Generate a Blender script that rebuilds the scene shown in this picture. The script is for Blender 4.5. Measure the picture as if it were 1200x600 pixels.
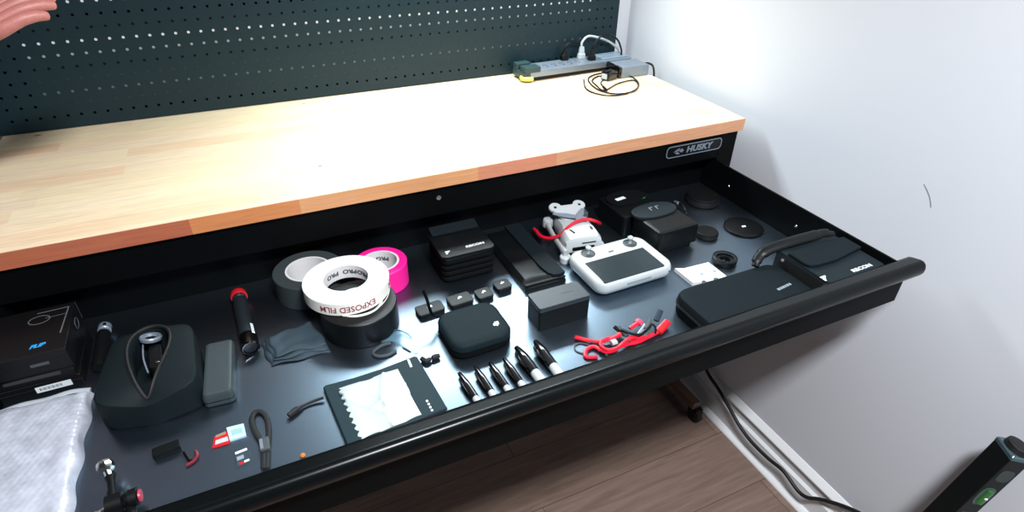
import bpy, bmesh, math, random
from mathutils import Vector, Matrix
random.seed(7)
PI = math.pi
I = 0.0254                       # everything below is measured in inches
ZF = 37.0                        # worktop height above the floor (world z of the worktop top = 37 in)
scene = bpy.context.scene
for o in list(bpy.data.objects): bpy.data.objects.remove(o)
COL = scene.collection

# ------------------------------------------------------------------ camera
CAM = Vector((-43.1574, -39.5864, 19.7694)); ROT = (math.radians(56.5661), math.radians(-0.7869), math.radians(-24.9354)); FPX = 694.43
cd = bpy.data.cameras.new('camera'); cam = bpy.data.objects.new('camera', cd); COL.objects.link(cam)
cam.location = (CAM.x*I, CAM.y*I, (CAM.z+ZF)*I); cam.rotation_euler = ROT
cd.sensor_width = 36; cd.lens = 36*FPX/1200; cd.clip_start = 0.02; cd.clip_end = 60
scene.camera = cam

# ------------------------------------------------------------------ light
w = bpy.data.worlds.new('world'); scene.world = w; w.use_nodes = True
w.node_tree.nodes['Background'].inputs[0].default_value = (0.75, 0.88, 1.0, 1)
w.node_tree.nodes['Background'].inputs[1].default_value = 0.05
def area(name, x, y, z, sx, sy, energy, col, tgt):
    l = bpy.data.lights.new(name, 'AREA'); l.shape = 'RECTANGLE'; l.size = sx*I; l.size_y = sy*I; l.energy = energy; l.color = col
    o = bpy.data.objects.new(name, l); COL.objects.link(o); p = Vector((x, y, z)); o.location = (x*I, y*I, (z+ZF)*I)
    o.rotation_euler = (Vector(tgt)-p).to_track_quat('-Z', 'Y').to_euler(); return o
area('bench_light', -21, 18.5, 20.5, 32, 6.0, 5.0, (0.86, 0.97, 1.0), (-21, 8, 0)).data.spread = math.radians(125)
area('ceiling_light', -30, -51, 57.5, 14, 10, 50, (0.97, 0.97, 1.0), (-30, -51, 0))
scene.view_settings.view_transform = 'Standard'; scene.view_settings.look = 'None'
scene.view_settings.gamma = 1; scene.view_settings.use_curve_mapping = False
scene.view_settings.exposure = 0.7

# ------------------------------------------------------------------ helpers
RM = Matrix.Rotation(ROT[2], 3, 'Z') @ Matrix.Rotation(ROT[1], 3, 'Y') @ Matrix.Rotation(ROT[0], 3, 'X')
def P(px, py, z):                # point of the plane at height z (inches, 0 = worktop) seen at a pixel
    d = RM @ Vector(((px-600)/FPX, -(py-300)/FPX, -1)); t = (z-CAM.z)/d.z
    return CAM + d*t
def lin(c):
    c = c/255.0
    return c/12.92 if c <= 0.04045 else ((c+0.055)/1.055)**2.4
MC = {}
def mat(name, rgb, rough=0.5, metal=0.0, bump=0.0, scale=300, var=0.0, spec=0.5, coat=0.0, trans=0.0, emit=None, stretch=None, tint=None):
    if name in MC: return MC[name]
    m = bpy.data.materials.new(name); m.use_nodes = True; nt = m.node_tree; b = nt.nodes['Principled BSDF']
    col = (lin(rgb[0]), lin(rgb[1]), lin(rgb[2]), 1)
    b.inputs['Base Color'].default_value = col; b.inputs['Roughness'].default_value = rough; b.inputs['Metallic'].default_value = metal
    b.inputs['Specular IOR Level'].default_value = spec; b.inputs['Coat Weight'].default_value = coat; b.inputs['Transmission Weight'].default_value = trans
    if tint: b.inputs['Specular Tint'].default_value = (*tint, 1)
    if emit: b.inputs['Emission Color'].default_value = col; b.inputs['Emission Strength'].default_value = emit
    if bump or var:
        tc = nt.nodes.new('ShaderNodeTexCoord'); n = nt.nodes.new('ShaderNodeTexNoise'); n.inputs['Scale'].default_value = scale; n.inputs['Detail'].default_value = 4
        src = tc.outputs['Object']
        if stretch:
            mp = nt.nodes.new('ShaderNodeMapping'); mp.inputs['Scale'].default_value = stretch; nt.links.new(src, mp.inputs[0]); src = mp.outputs[0]
        nt.links.new(src, n.inputs['Vector'])
        if bump:
            bp = nt.nodes.new('ShaderNodeBump'); bp.inputs['Strength'].default_value = bump; bp.inputs['Distance'].default_value = 0.0006
            nt.links.new(n.outputs['Fac'], bp.inputs['Height']); nt.links.new(bp.outputs[0], b.inputs['Normal'])
        if var:
            r = nt.nodes.new('ShaderNodeMapRange'); r.inputs[1].default_value = 0.3; r.inputs[2].default_value = 0.7; r.inputs[3].default_value = 1-var; r.inputs[4].default_value = 1+var
            mx = nt.nodes.new('ShaderNodeMix'); mx.data_type = 'RGBA'; mx.blend_type = 'MULTIPLY'; mx.inputs[0].default_value = 1
            nt.links.new(n.outputs['Fac'], r.inputs[0]); mx.inputs[6].default_value = col; nt.links.new(r.outputs[0], mx.inputs[7]); nt.links.new(mx.outputs[2], b.inputs['Base Color'])
    MC[name] = m; return m

def bmn(): return bmesh.new()
def mesh_of(name, bm, m, ang=38):
    bmesh.ops.recalc_face_normals(bm, faces=bm.faces)
    me = bpy.data.meshes.new(name); bm.to_mesh(me); bm.free()
    me.transform(Matrix.Scale(I, 4))
    for p in me.polygons: p.use_smooth = True
    me.set_sharp_from_angle(angle=math.radians(ang))
    me.materials.append(m); return me
def O(name, bm, m, parent=None, loc=(0, 0, 0), rot=(0, 0, 0), ang=38):
    o = bpy.data.objects.new(name, mesh_of(name, bm, m, ang)); COL.objects.link(o)
    wn = o.modifiers.new('wn', 'WEIGHTED_NORMAL'); wn.keep_sharp = True; wn.weight = 100
    o.rotation_euler = rot
    if parent: o.parent = parent; o.location = Vector(loc)*I
    else: o.location = (loc[0]*I, loc[1]*I, (loc[2]+ZF)*I)
    return o
def tag(o, label, cat, group=None):
    o['label'] = label; o['category'] = cat
    if group: o['group'] = group
    return o
def thing(name, label, cat, loc, rz=0, group=None, rot=None):
    o = bpy.data.objects.new(name, None); COL.objects.link(o); o.empty_display_size = 0.02
    o.location = (loc[0]*I, loc[1]*I, (loc[2]+ZF)*I); o.rotation_euler = rot or (0, 0, rz)
    return tag(o, label, cat, group)
def struct(name, bm, m, parent=None):
    o = O(name, bm, m, parent)
    if not parent: o['kind'] = 'structure'
    return o
def loc_pts(root, pts):          # world inch points -> local inch points of a thing
    M = root.rotation_euler.to_matrix().inverted(); r = Vector(root.location)/I - Vector((0, 0, ZF))
    return [M @ (Vector(p)-r) for p in pts]
def loft(bm, rings, caps=True, closed=True):
    vs = [[bm.verts.new(p) for p in r] for r in rings]; n = len(rings[0])
    for a, b in zip(vs, vs[1:]):
        for i in range(n if closed else n-1):
            j = (i+1) % n
            bm.faces.new((a[i], a[j], b[j], b[i]))
    if caps:
        bm.faces.new(list(reversed(vs[0]))); bm.faces.new(vs[-1])
    return vs
def rrect(w, d, r, n=5):
    r = max(min(r, w/2-1e-3, d/2-1e-3), 1e-3); out = []
    for cx, cy, a0 in ((w/2-r, d/2-r, 0), (-w/2+r, d/2-r, 90), (-w/2+r, -d/2+r, 180), (w/2-r, -d/2+r, 270)):
        for k in range(n+1):
            a = math.radians(a0+90*k/n); out.append((cx+r*math.cos(a), cy+r*math.sin(a)))
    return out
def slab(bm, cx, cy, w, d, r, levels, n=5, rot=0, fn=None):
    rings = []
    for z, ins in levels:
        ring = []
        for x, y in rrect(w-2*ins, d-2*ins, r-ins*0.7 if r > ins else 0.02, n):
            c, s = math.cos(rot), math.sin(rot); p = Vector((cx+x*c-y*s, cy+x*s+y*c, z))
            if fn: p = Vector(fn(p))
            ring.append(p)
        rings.append(ring)
    loft(bm, rings)
def rnd(z0, z1, b): return [(z0, b), (z0+b*0.3, b*0.3), (z0+b, 0), (z1-b, 0), (z1-b*0.3, b*0.3), (z1, b)]
def box(bm, x0, x1, y0, y1, z0, z1, b=0.0):
    if b: slab(bm, (x0+x1)/2, (y0+y1)/2, x1-x0, y1-y0, b*1.2, rnd(z0, z1, b), 3)
    else: loft(bm, [[(x0, y0, z), (x1, y0, z), (x1, y1, z), (x0, y1, z)] for z in (z0, z1)])
def prism(bm, pts, levels):      # any outline; inset is a shrink towards the centroid
    cx = sum(p[0] for p in pts)/len(pts); cy = sum(p[1] for p in pts)/len(pts); R = max(math.hypot(p[0]-cx, p[1]-cy) for p in pts)
    loft(bm, [[(cx+(p[0]-cx)*(1-i/R), cy+(p[1]-cy)*(1-i/R), z) for p in pts] for z, i in levels])
def lathe(bm, prof, n=40, c=(0, 0, 0), axis='z', caps=True):
    rings = []
    for r, h in prof:
        ring = []
        for k in range(n):
            a = 2*PI*k/n; u, v = r*math.cos(a), r*math.sin(a)
            q = {'z': (u, v, h), 'y': (u, h, v), 'x': (h, u, v)}[axis]
            ring.append((c[0]+q[0], c[1]+q[1], c[2]+q[2]))
        rings.append(ring)
    loft(bm, rings, caps)
def ringlathe(bm, prof, n=64, c=(0, 0, 0)):      # closed profile -> a torus-like body
    lathe(bm, list(prof)+[prof[0]], n, c, 'z', False); bmesh.ops.remove_doubles(bm, verts=bm.verts, dist=1e-5)
def catmull(pts, sub=6):
    pts = [Vector(p) for p in pts]
    if len(pts) < 3: return pts
    q = [pts[0]*2-pts[1]]+pts+[pts[-1]*2-pts[-2]]; out = []
    for i in range(1, len(q)-2):
        a, b, c, d = q[i-1:i+3]
        for k in range(sub):
            t = k/sub; out.append(0.5*((2*b)+(c-a)*t+(2*a-5*b+4*c-d)*t*t+(3*b-a-3*c+d)*t**3))
    out.append(pts[-1]); return out
def tube(bm, pts, r, n=8, sub=6, flat=None):
    pts = catmull(pts, sub) if sub else [Vector(p) for p in pts]; rings = []; N = len(pts); prev = None
    for i, p in enumerate(pts):
        t = (pts[min(i+1, N-1)]-pts[max(i-1, 0)]).normalized()
        if prev is None: u = t.cross(Vector((0, 0, 1))); u = u if u.length > 1e-3 else t.cross(Vector((1, 0, 0)))
        else: u = prev-t*prev.dot(t)
        u.normalize(); prev = u; v = t.cross(u); rr = r[min(int(i/(N-1)*(len(r)-1)+0.5), len(r)-1)] if isinstance(r, (list, tuple)) else r
        ru, rv = (rr, rr) if not flat else (rr*flat[0], rr*flat[1])
        rings.append([p+u*math.cos(2*PI*k/n)*ru+v*math.sin(2*PI*k/n)*rv for k in range(n)])
    loft(bm, rings)
def extrude_x(bm, prof, x0, x1): loft(bm, [[(x, y, z) for y, z in prof] for x in (x0, x1)])
def text_bm(s, size, depth=0.01, bold=0.0, shear=0.0, fn=None):    # lettering, inches, origin at its middle
    cu = bpy.data.curves.new('t', 'FONT'); cu.body = s; cu.size = size; cu.extrude = depth; cu.align_x = 'CENTER'; cu.align_y = 'CENTER'; cu.shear = shear; cu.offset = bold; cu.resolution_u = 3
    o = bpy.data.objects.new('t', cu); COL.objects.link(o); dg = bpy.context.evaluated_depsgraph_get(); dg.update()
    me = bpy.data.meshes.new_from_object(o.evaluated_get(dg)); bpy.data.objects.remove(o); bpy.data.curves.remove(cu)
    bm = bmn(); bm.from_mesh(me); bpy.data.meshes.remove(me)
    if fn:
        for v in bm.verts: v.co = Vector(fn(v.co))
    return bm
def marks_bm(ws, h, gap, fn=None):   # lettering too blurred to read: a row of small printed bars
    bm = bmn(); x = -(sum(ws)+gap*(len(ws)-1))/2
    for w_ in ws:
        loft(bm, [[(x, -h/2, z), (x+w_, -h/2, z), (x+w_, h/2, z), (x, h/2, z)] for z in (-0.006, 0.006)]); x += w_+gap
    if fn:
        for v in bm.verts: v.co = Vector(fn(v.co))
    return bm
def merge(bm, other, M=None):
    me = bpy.data.meshes.new('tmp'); other.to_mesh(me); other.free()
    if M: me.transform(M)
    bm.from_mesh(me); bpy.data.meshes.remove(me)
def tree_copy(o, parent=None):
    c = o.copy(); COL.objects.link(c); c.parent = parent
    for ch in list(o.children): tree_copy(ch, c)
    return c

# ------------------------------------------------------------------ materials
black_steel = mat('black_powder_coat', (5, 7, 8), 0.5, spec=0.08)
rail_steel = mat('black_rail_coat', (7, 11, 12), 0.25, spec=0.18)
board_steel = mat('pegboard_coat', (20, 40, 46), 0.42, spec=0.25, bump=0.05, scale=900, var=0.06)
fab = mat('black_fabric', (8, 11, 12), 0.8, spec=0.08, bump=0.5, scale=1400, var=0.1)
fab2 = mat('charcoal_fabric', (15, 24, 28), 0.65, spec=0.12, bump=0.4, scale=900, var=0.1)
nylon = mat('black_nylon', (7, 11, 13), 0.42, spec=0.25, bump=0.35, scale=500, var=0.08)
blk = mat('black_plastic', (7, 9, 10), 0.35, spec=0.3)
blkmat = mat('matte_black_plastic', (9, 12, 13), 0.5, spec=0.2, bump=0.1, scale=800)
gloss = mat('glossy_black', (6, 7, 8), 0.12, spec=0.6)
rubber = mat('black_rubber', (9, 10, 11), 0.6)
white = mat('white_plastic', (178, 186, 188), 0.38)
offw = mat('grey_white_plastic', (160, 166, 168), 0.4)
ink = mat('white_ink', (215, 225, 228), 0.5)
gink = mat('grey_ink', (130, 145, 150), 0.5)
red = mat('red_rubber', (205, 18, 44), 0.35)
redp = mat('red_plastic', (190, 25, 35), 0.3)
silver = mat('brushed_silver', (128, 140, 152), 0.35, metal=0.4, bump=0.05, scale=800)
chrome = mat('chrome', (215, 215, 212), 0.18, metal=1.0)
navy = mat('dark_grey_plastic', (62, 70, 74), 0.5)

def wood_mat(nm='butcher_block', cs=((226, 188, 152), (240, 222, 188), (238, 216, 180), (234, 212, 180), (236, 216, 176)), segs=None):
    m = bpy.data.materials.new(nm); m.use_nodes = True; nt = m.node_tree; b = nt.nodes['Principled BSDF']; N = nt.nodes.new; L = nt.links.new
    tc = N('ShaderNodeTexCoord'); mp = N('ShaderNodeMapping'); mp.inputs['Location'].default_value = (0.11, 0.0002, 0); L(tc.outputs['Object'], mp.inputs[0])
    br = N('ShaderNodeTexBrick'); L(mp.outputs[0], br.inputs['Vector']); br.inputs['Scale'].default_value = 1; br.inputs['Brick Width'].default_value = 0.43; br.inputs['Row Height'].default_value = 0.044
    br.inputs['Mortar Size'].default_value = 0.0; br.inputs['Color1'].default_value = (0, 0, 0, 1); br.inputs['Color2'].default_value = (1, 1, 1, 1); br.offset = 0.37; br.squash = 1.3; br.squash_frequency = 3
    cr = N('ShaderNodeValToRGB'); L(br.outputs['Color'], cr.inputs[0])
    e = cr.color_ramp.elements; e[0].position = 0; e[0].color = (*map(lin, cs[0]), 1); e[1].position = 1; e[1].color = (*map(lin, cs[1]), 1)
    for p, c in ((0.3, cs[2]), (0.55, cs[3]), (0.8, cs[4])):
        x = e.new(p); x.color = (lin(c[0]), lin(c[1]), lin(c[2]), 1)
    st = N('ShaderNodeMapping'); st.inputs['Scale'].default_value = (3, 60, 60); L(tc.outputs['Object'], st.inputs[0])
    n = N('ShaderNodeTexNoise'); n.inputs['Scale'].default_value = 4; n.inputs['Detail'].default_value = 6; n.inputs['Distortion'].default_value = 1.2; L(st.outputs[0], n.inputs['Vector'])
    r = N('ShaderNodeMapRange'); r.inputs[1].default_value = 0.3; r.inputs[2].default_value = 0.75; r.inputs[3].default_value = 1.08; r.inputs[4].default_value = 0.82; L(n.outputs['Fac'], r.inputs[0])
    mx = N('ShaderNodeMix'); mx.data_type = 'RGBA'; mx.blend_type = 'MULTIPLY'; mx.inputs[0].default_value = 1; L(cr.outputs[0], mx.inputs[6]); L(r.outputs[0], mx.inputs[7]); L(mx.outputs[2], b.inputs['Base Color'])
    b.inputs['Roughness'].default_value = 0.38
    if segs:                     # staves of a set order along the edge
        sx = N('ShaderNodeSeparateXYZ'); L(tc.outputs['Object'], sx.inputs[0]); mr = N('ShaderNodeMapRange'); mr.inputs[1].default_value = -31*I; mr.inputs[2].default_value = 31*I; L(sx.outputs[0], mr.inputs[0])
        c2 = N('ShaderNodeValToRGB'); c2.color_ramp.interpolation = 'CONSTANT'; el = c2.color_ramp.elements
        for i, (x, c) in enumerate(segs):
            q = el[i] if i < 2 else el.new((x+62)/62)
            q.position = (x+62)/62; q.color = (*map(lin, c), 1)
        L(mr.outputs[0], c2.inputs[0]); L(c2.outputs[0], mx.inputs[6])
    return m
def floor_mat():
    m = bpy.data.materials.new('wood_plank_floor'); m.use_nodes = True; nt = m.node_tree; b = nt.nodes['Principled BSDF']; N = nt.nodes.new; L = nt.links.new
    tc = N('ShaderNodeTexCoord')
    br = N('ShaderNodeTexBrick'); L(tc.outputs['Object'], br.inputs['Vector']); br.inputs['Scale'].default_value = 1; br.inputs['Brick Width'].default_value = 1.2; br.inputs['Row Height'].default_value = 0.18
    br.inputs['Mortar Size'].default_value = 0.0012; br.inputs['Color1'].default_value = (lin(134), lin(113), lin(100), 1); br.inputs['Color2'].default_value = (lin(120), lin(101), lin(90), 1); br.inputs['Mortar'].default_value = (lin(80), lin(64), lin(56), 1)
    st = N('ShaderNodeMapping'); st.inputs['Scale'].default_value = (3, 40, 1); L(tc.outputs['Object'], st.inputs[0])
    n = N('ShaderNodeTexNoise'); n.inputs['Scale'].default_value = 2; n.inputs['Detail'].default_value = 8; n.inputs['Distortion'].default_value = 0.8; L(st.outputs[0], n.inputs['Vector'])
    r = N('ShaderNodeMapRange'); r.inputs[1].default_value = 0.3; r.inputs[2].default_value = 0.75; r.inputs[3].default_value = 1.12; r.inputs[4].default_value = 0.7; L(n.outputs['Fac'], r.inputs[0])
    mx = N('ShaderNodeMix'); mx.data_type = 'RGBA'; mx.blend_type = 'MULTIPLY'; mx.inputs[0].default_value = 1; L(br.outputs[0], mx.inputs[6]); L(r.outputs[0], mx.inputs[7]); L(mx.outputs[2], b.inputs['Base Color'])
    b.inputs['Roughness'].default_value = 0.45
    return m
wood = wood_mat()
wallp = mat('wall_paint', (208, 213, 220), 0.7, bump=0.12, scale=120)
trimp = mat('trim_paint', (226, 230, 232), 0.35)

# ------------------------------------------------------------------ the room
XW, YB = 1.8, 23.0
def plane(name, x0, x1, y0, y1, z0, z1, m):
    bm = bmn(); box(bm, x0, x1, y0, y1, z0, z1); return struct(name, bm, m)
plane('floor', -112, 6, -130, 27, -38, -37, floor_mat())
dim = mat('dim_wall_paint', (84, 88, 94), 0.7)
plane('ceiling', -112, 6, -130, 27, 59, 60, dim)
plane('wall_back', -112, 6, YB, 27, -37, 59, wallp)
wr = plane('wall_right', XW, 6, -130, YB, -37, 59, wallp)
plane('wall_left', -112, -108, -130, YB, -37, 59, dim)
plane('wall_front', -108, XW, -130, -126, -37, 59, dim)
bm = bmn()
prof = [(XW, -37), (XW-1.05, -37), (XW-1.05, -36.75), (XW-0.85, -36.45), (XW-0.5, -36.3), (XW-0.5, -34.05), (XW-0.22, -33.75), (XW-0.22, -32.6), (XW-0.5, -32.45), (XW-0.5, -32.2), (XW-0.1, -31.6), (XW, -31.55)]
loft(bm, [[(x, y, z) for x, z in prof] for y in (-126, YB)])
struct('baseboard_right', bm, trimp)
bm = bmn(); box(bm, -108, XW-1.05, YB-0.5, YB, -37, -31.8, 0.08); struct('baseboard_back', bm, trimp)
d = [Vector((XW-0.005, -20.28, -2.62)), Vector((XW-0.005, -20.62, -3.2)), Vector((XW-0.005, -20.72, -4.0)), Vector((XW-0.005, -20.7, -4.6))]
def onx(px, py, x):
    dd = RM @ Vector(((px-600)/FPX, -(py-300)/FPX, -1)); return CAM + dd*((x-CAM.x)/dd.x)
bm = bmn(); tube(bm, [onx(*q, XW) for q in ((1083, 216), (1087, 224), (1090, 233), (1091, 243))], 0.035, 6, 4)
s = O('scuff_mark', bm, mat('scuff', (120, 120, 126), 0.8)); s.parent = wr; s.location = (0, 0, 0)

# ------------------------------------------------------------------ workbench
wb = thing('workbench', 'black steel workbench with pale butcher block top, pegboard back and its wide drawer pulled open', 'workbench', (-31, 11, -37))
wo = Vector((-31, 11, -37))
def W(name, bm, m, parent=None, ang=38):       # geometry written in world inches, kept under the workbench
    bmesh.ops.translate(bm, verts=bm.verts, vec=-wo)
    return O(name, bm, m, parent or wb, ang=ang)
bm = bmn(); box(bm, -62, 0, 0.06, 22.4, -1.16, 0, 0.04); wt = W('worktop', bm, wood)
bm = bmn(); box(bm, -62, 0, 0, 0.07, -1.16, -0.015); W('edge_shade_strip', bm, wood_mat('edge_shade_wood', ((150, 84, 56), (196, 142, 100), (176, 112, 72), (204, 150, 108), (186, 122, 70)), ((-62, (172, 98, 70)), (-48, (198, 128, 78)), (-41, (206, 150, 104)), (-27.5, (200, 132, 102)), (-20.5, (204, 150, 114)))), wt)  # strip added over the front edge; stave colours darkened for its dimmer light
for kx, ky, kr in ((-59.4, 20.6, .16), (-37.5, 20.2, .12), (-38.6, 5.0, .13), (-30, 12.5, .1)):
    bm = bmn(); lathe(bm, [(kr, 0.0), (kr*.9, 0.004)], 10); bmesh.ops.scale(bm, verts=bm.verts, vec=(1.8, .7, 1)); bmesh.ops.translate(bm, verts=bm.verts, vec=(kx, ky, 0)); W('knot', bm, mat('knot_brown', (120, 92, 70), 0.6), wt)
bm = bmn(); box(bm, -59.9, -2.3, 0.35, 0.6, -3.72, -1.16); box(bm, -59.9, -2.3, 0.6, 2.0, -3.72, -3.6); box(bm, -59.9, -2.3, 21.5, 21.9, -6, -1.16)
box(bm, -61.9, -61.6, 2, 20, -9, -1.16); box(bm, -0.5, -0.25, 2, 20, -9, -1.16); W('apron', bm, black_steel)
for x0, x1 in ((-61.9, -59.9), (-2.3, -0.25)):
    for y0, y1 in ((0.3, 2.3), (19.6, 21.6)):
        bm = bmn(); box(bm, x0, x1, y0, y1, -34.2, -1.18, 0.08); W('leg', bm, black_steel)
    xc = (x0+x1)/2
    bm = bmn(); box(bm, xc-0.55, xc+0.55, -4.2, 22.2, -35.0, -34.0, 0.1)
    ft = W('foot_beam', bm, mat('warm_reflection_brown', (120, 96, 84), 0.45, metal=0.3))  # brown paints the warm floor light reflected on the beam
    for yc in (-4.0, 21.5):
        bm = bmn(); lathe(bm, [(0.35, -0.42), (0.8, -0.42), (0.98, -0.3), (1.0, 0), (0.98, 0.3), (0.8, 0.42), (0.35, 0.42)], 28, (xc+0.1, yc-0.15, -36.0), 'x')
        box(bm, xc-0.48, xc-0.36, yc-0.7, yc+0.6, -36.2, -34.9); box(bm, xc+0.56, xc+0.68, yc-0.7, yc+0.6, -36.2, -34.9); box(bm, xc-0.48, xc+0.68, yc-0.7, yc+0.7, -35.08, -34.9)
        W('caster', bm, rubber)
bm = bmn(); lathe(bm, [(0.02, 0.1), (0.16, 0.1), (0.2, 0.02), (0.2, 0)], 16, (0, 0, 0), 'y')
bmesh.ops.translate(bm, verts=bm.verts, vec=(-30.65, 0.24, -2.15)); W('screw', bm, chrome)
# badge
bm = bmn(); slab(bm, 0, 0, 6.5, 1.16, 0.4, [(0, 0), (0.08, 0), (0.1, 0.03)]); bmesh.ops.rotate(bm, verts=bm.verts, matrix=Matrix.Rotation(PI/2, 3, 'X')); bmesh.ops.translate(bm, verts=bm.verts, vec=(-5.4, 0.35, -2.2)); bd = W('badge', bm, blk)
def badge_part(nm, bm, m=silver):
    bmesh.ops.rotate(bm, verts=bm.verts, matrix=Matrix.Rotation(PI/2, 3, 'X')); bmesh.ops.translate(bm, verts=bm.verts, vec=(-5.4, 0.25, -2.2)); return W(nm, bm, m, bd)
bm = bmn(); o1 = rrect(6.5, 1.16, 0.4); o2 = rrect(6.32, 0.98, 0.33)
loft(bm, [[(x, y, 0) for x, y in o1], [(x, y, 0.025) for x, y in o1], [(x, y, 0.025) for x, y in o2], [(x, y, 0) for x, y in o2]], caps=False); badge_part('badge_border', bm)
badge_part('badge_lettering', text_bm('HUSKY', 0.8, 0.012, 0.036, 0.12, lambda v: (v.x*1.18+0.55, v.y-0.02, v.z+0.012)))
bm = bmn()
for tri in ([(-2.45, -.02), (-2.0, .2), (-1.75, .3), (-1.8, .12), (-2.0, .0)], [(-2.3, -.12), (-1.95, -.06), (-1.65, -.28), (-2.0, -.3)], [(-1.85, .0), (-1.5, .22), (-1.25, .02), (-1.45, -.2), (-1.65, -.08)]):
    loft(bm, [[(x, y, z) for x, y in tri] for z in (0, 0.024)])
badge_part('badge_emblem', bm)
# pegboard: one perforated sheet, its side flanges and strips added behind its holes, toned for the light and shade seen through
XH, ZH, NY = -60.888, 1.147, 23; YP = 21.36
bm = bmn(); grid = {}
def gv(key, co):
    if key not in grid: grid[key] = bm.verts.new(co)
    return grid[key]
R8 = 0.125
for i in range(60):
    for k in range(NY):
        cx, cz = XH+i, ZH+k
        ou = [(-.5, -.5), (0, -.5), (.5, -.5), (.5, 0), (.5, .5), (0, .5), (-.5, .5), (-.5, 0)]
        vo = [gv((round((cx+a)*20), round((cz+b)*20)), (cx+a, YP, cz+b)) for a, b in ou]
        vi, vb = [], []
        for a, b in ou:
            L_ = math.hypot(a, b); vi.append(bm.verts.new((cx+a/L_*R8, YP, cz+b/L_*R8))); vb.append(bm.verts.new((cx+a/L_*R8, YP+0.04, cz+b/L_*R8)))
        for q in range(8):
            r = (q+1) % 8
            bm.faces.new((vo[q], vo[r], vi[r], vi[q])); bm.faces.new((vi[q], vi[r], vb[r], vb[q]))
xl, xr, zt = XH-0.5, XH+59.5, ZH+NY-0.5
for x0, x1, z0, z1 in ((xl-2.5, xl, 0.08, zt+0.3), (xr, xr+0.45, 0.08, zt+0.3), (xl, xr, 0.08, ZH-0.5), (xl, xr, zt, zt+0.3)):
    loft(bm, [[(x0, YP, z0), (x1, YP, z0), (x1, YP, z1), (x0, YP, z1)], [(x0, YP+0.6, z0), (x1, YP+0.6, z0), (x1, YP+0.6, z1), (x0, YP+0.6, z1)]])
pb = W('pegboard', bm, board_steel, ang=30)
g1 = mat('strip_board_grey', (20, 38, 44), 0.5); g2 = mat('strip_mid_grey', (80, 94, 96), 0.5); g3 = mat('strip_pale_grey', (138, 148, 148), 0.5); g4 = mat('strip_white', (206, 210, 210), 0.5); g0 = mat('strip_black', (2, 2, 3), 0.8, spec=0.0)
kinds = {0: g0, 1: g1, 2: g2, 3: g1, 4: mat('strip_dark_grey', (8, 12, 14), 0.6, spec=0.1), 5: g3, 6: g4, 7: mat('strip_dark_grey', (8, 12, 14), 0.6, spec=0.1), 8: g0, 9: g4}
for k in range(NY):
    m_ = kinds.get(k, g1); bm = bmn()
    box(bm, XH+2.5, XH+56.5, YP+0.045, YP+0.12, ZH+k-0.3, ZH+k+0.3); W('hole_tone_strip', bm, m_, pb)
for x0, x1 in ((xl, XH+2.4), (XH+56.6, xr)):
    bm = bmn(); box(bm, x0, x1, YP+0.2, YP+0.4, 0.2, zt); W('backing_channel', bm, g0, pb)
# drawer
bm = bmn()
DF = -7.1
box(bm, -59.8, -2.2, -19.05, 1.95, DF-0.06, DF)
box(bm, -2.36, -2.18, -19.05, 12, -7.6, -3.98); box(bm, -59.82, -59.64, -19.05, 12, -7.6, -3.98)
box(bm, -59.7, -2.3, 1.8, 1.95, DF, -4.05)
front = [(-19.0, -7.66), (-19.44, -7.66), (-19.5, -7.6), (-19.5, -5.0), (-19.0, -4.6)]
extrude_x(bm, front, -60.8, -1.2)
dr = W('drawer', bm, black_steel)
bm = bmn(); box(bm, -59.62, -2.4, -18.95, 1.78, DF, -7.0, 0.02)
W('drawer_liner', bm, mat('drawer_liner_vinyl', (114, 130, 144), 0.335, metal=1.0, var=0.05, scale=900), dr)
hp = [(-18.88, -5.02), (-18.86, -4.2), (-18.95, -4.02), (-19.2, -3.93), (-19.8, -3.78), (-20.05, -3.8), (-20.25, -3.95), (-20.36, -4.25), (-20.34, -4.6), (-20.2, -4.9), (-19.95, -5.06), (-19.6, -5.14), (-19.0, -5.14)]
bm = bmn(); extrude_x(bm, hp, -61.2, -0.82); W('handle_rail', bm, rail_steel, dr, ang=50)
for y in (-2.06, -10.33):
    bm = bmn(); lathe(bm, [(0.02, -0.06), (0.09, -0.05), (0.12, 0.0)], 14, (0, 0, 0), 'x'); bmesh.ops.translate(bm, verts=bm.verts, vec=(-2.36, y, -5.7)); W('rivet', bm, chrome, dr)

Z0 = -7.0                         # top of the liner: everything in the drawer stands on it

# ------------------------------------------------------------------ on the worktop
ps = thing('power_strip', 'long silver power strip with plugs along the pegboard', 'power strip', (-7.45, 19.55, 0), math.radians(2.5))
bm = bmn(); box(bm, -6.4, 7.0, -1.32, 1.32, 0.12, 0.5, 0.06); O('base', bm, blkmat, ps)
bm = bmn(); box(bm, -6.6, 7.0, -1.4, 1.4, 0.42, 1.15, 0.1); O('housing', bm, silver, ps)
for i in range(6):
    for j in (0,):
        x = -5.0+i*1.05; bm = bmn()
        box(bm, x-0.2, x-0.12, -0.1, 0.2, 1.14, 1.165); box(bm, x+0.12, x+0.2, -0.1, 0.2, 1.14, 1.165); box(bm, x-0.09, x+0.09, -0.62, -0.44, 1.14, 1.165)
        O('outlet', bm, blk, ps)
bm = bmn(); box(bm, -7.3, -5.6, 0.3, 1.35, 0.95, 1.6, 0.08); box(bm, -7.2, -5.3, -1.45, -0.1, 0.95, 1.55, 0.08); box(bm, -7.35, -6.5, -1.42, 1.35, 0.25, 1.0, 0.08)
O('end_clamp', bm, mat('dark_teal_plastic', (36, 60, 62), 0.45), ps)
bm = bmn(); tube(bm, [(-7.3, -0.7, 0.42), (-7.35, -1.2, 0.4), (-6.9, -1.55, 0.4), (-6.4, -1.6, 0.38)], 0.24, 10); O('yellow_tab', bm, mat('yellow_rubber', (226, 222, 96), 0.5), ps)
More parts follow.
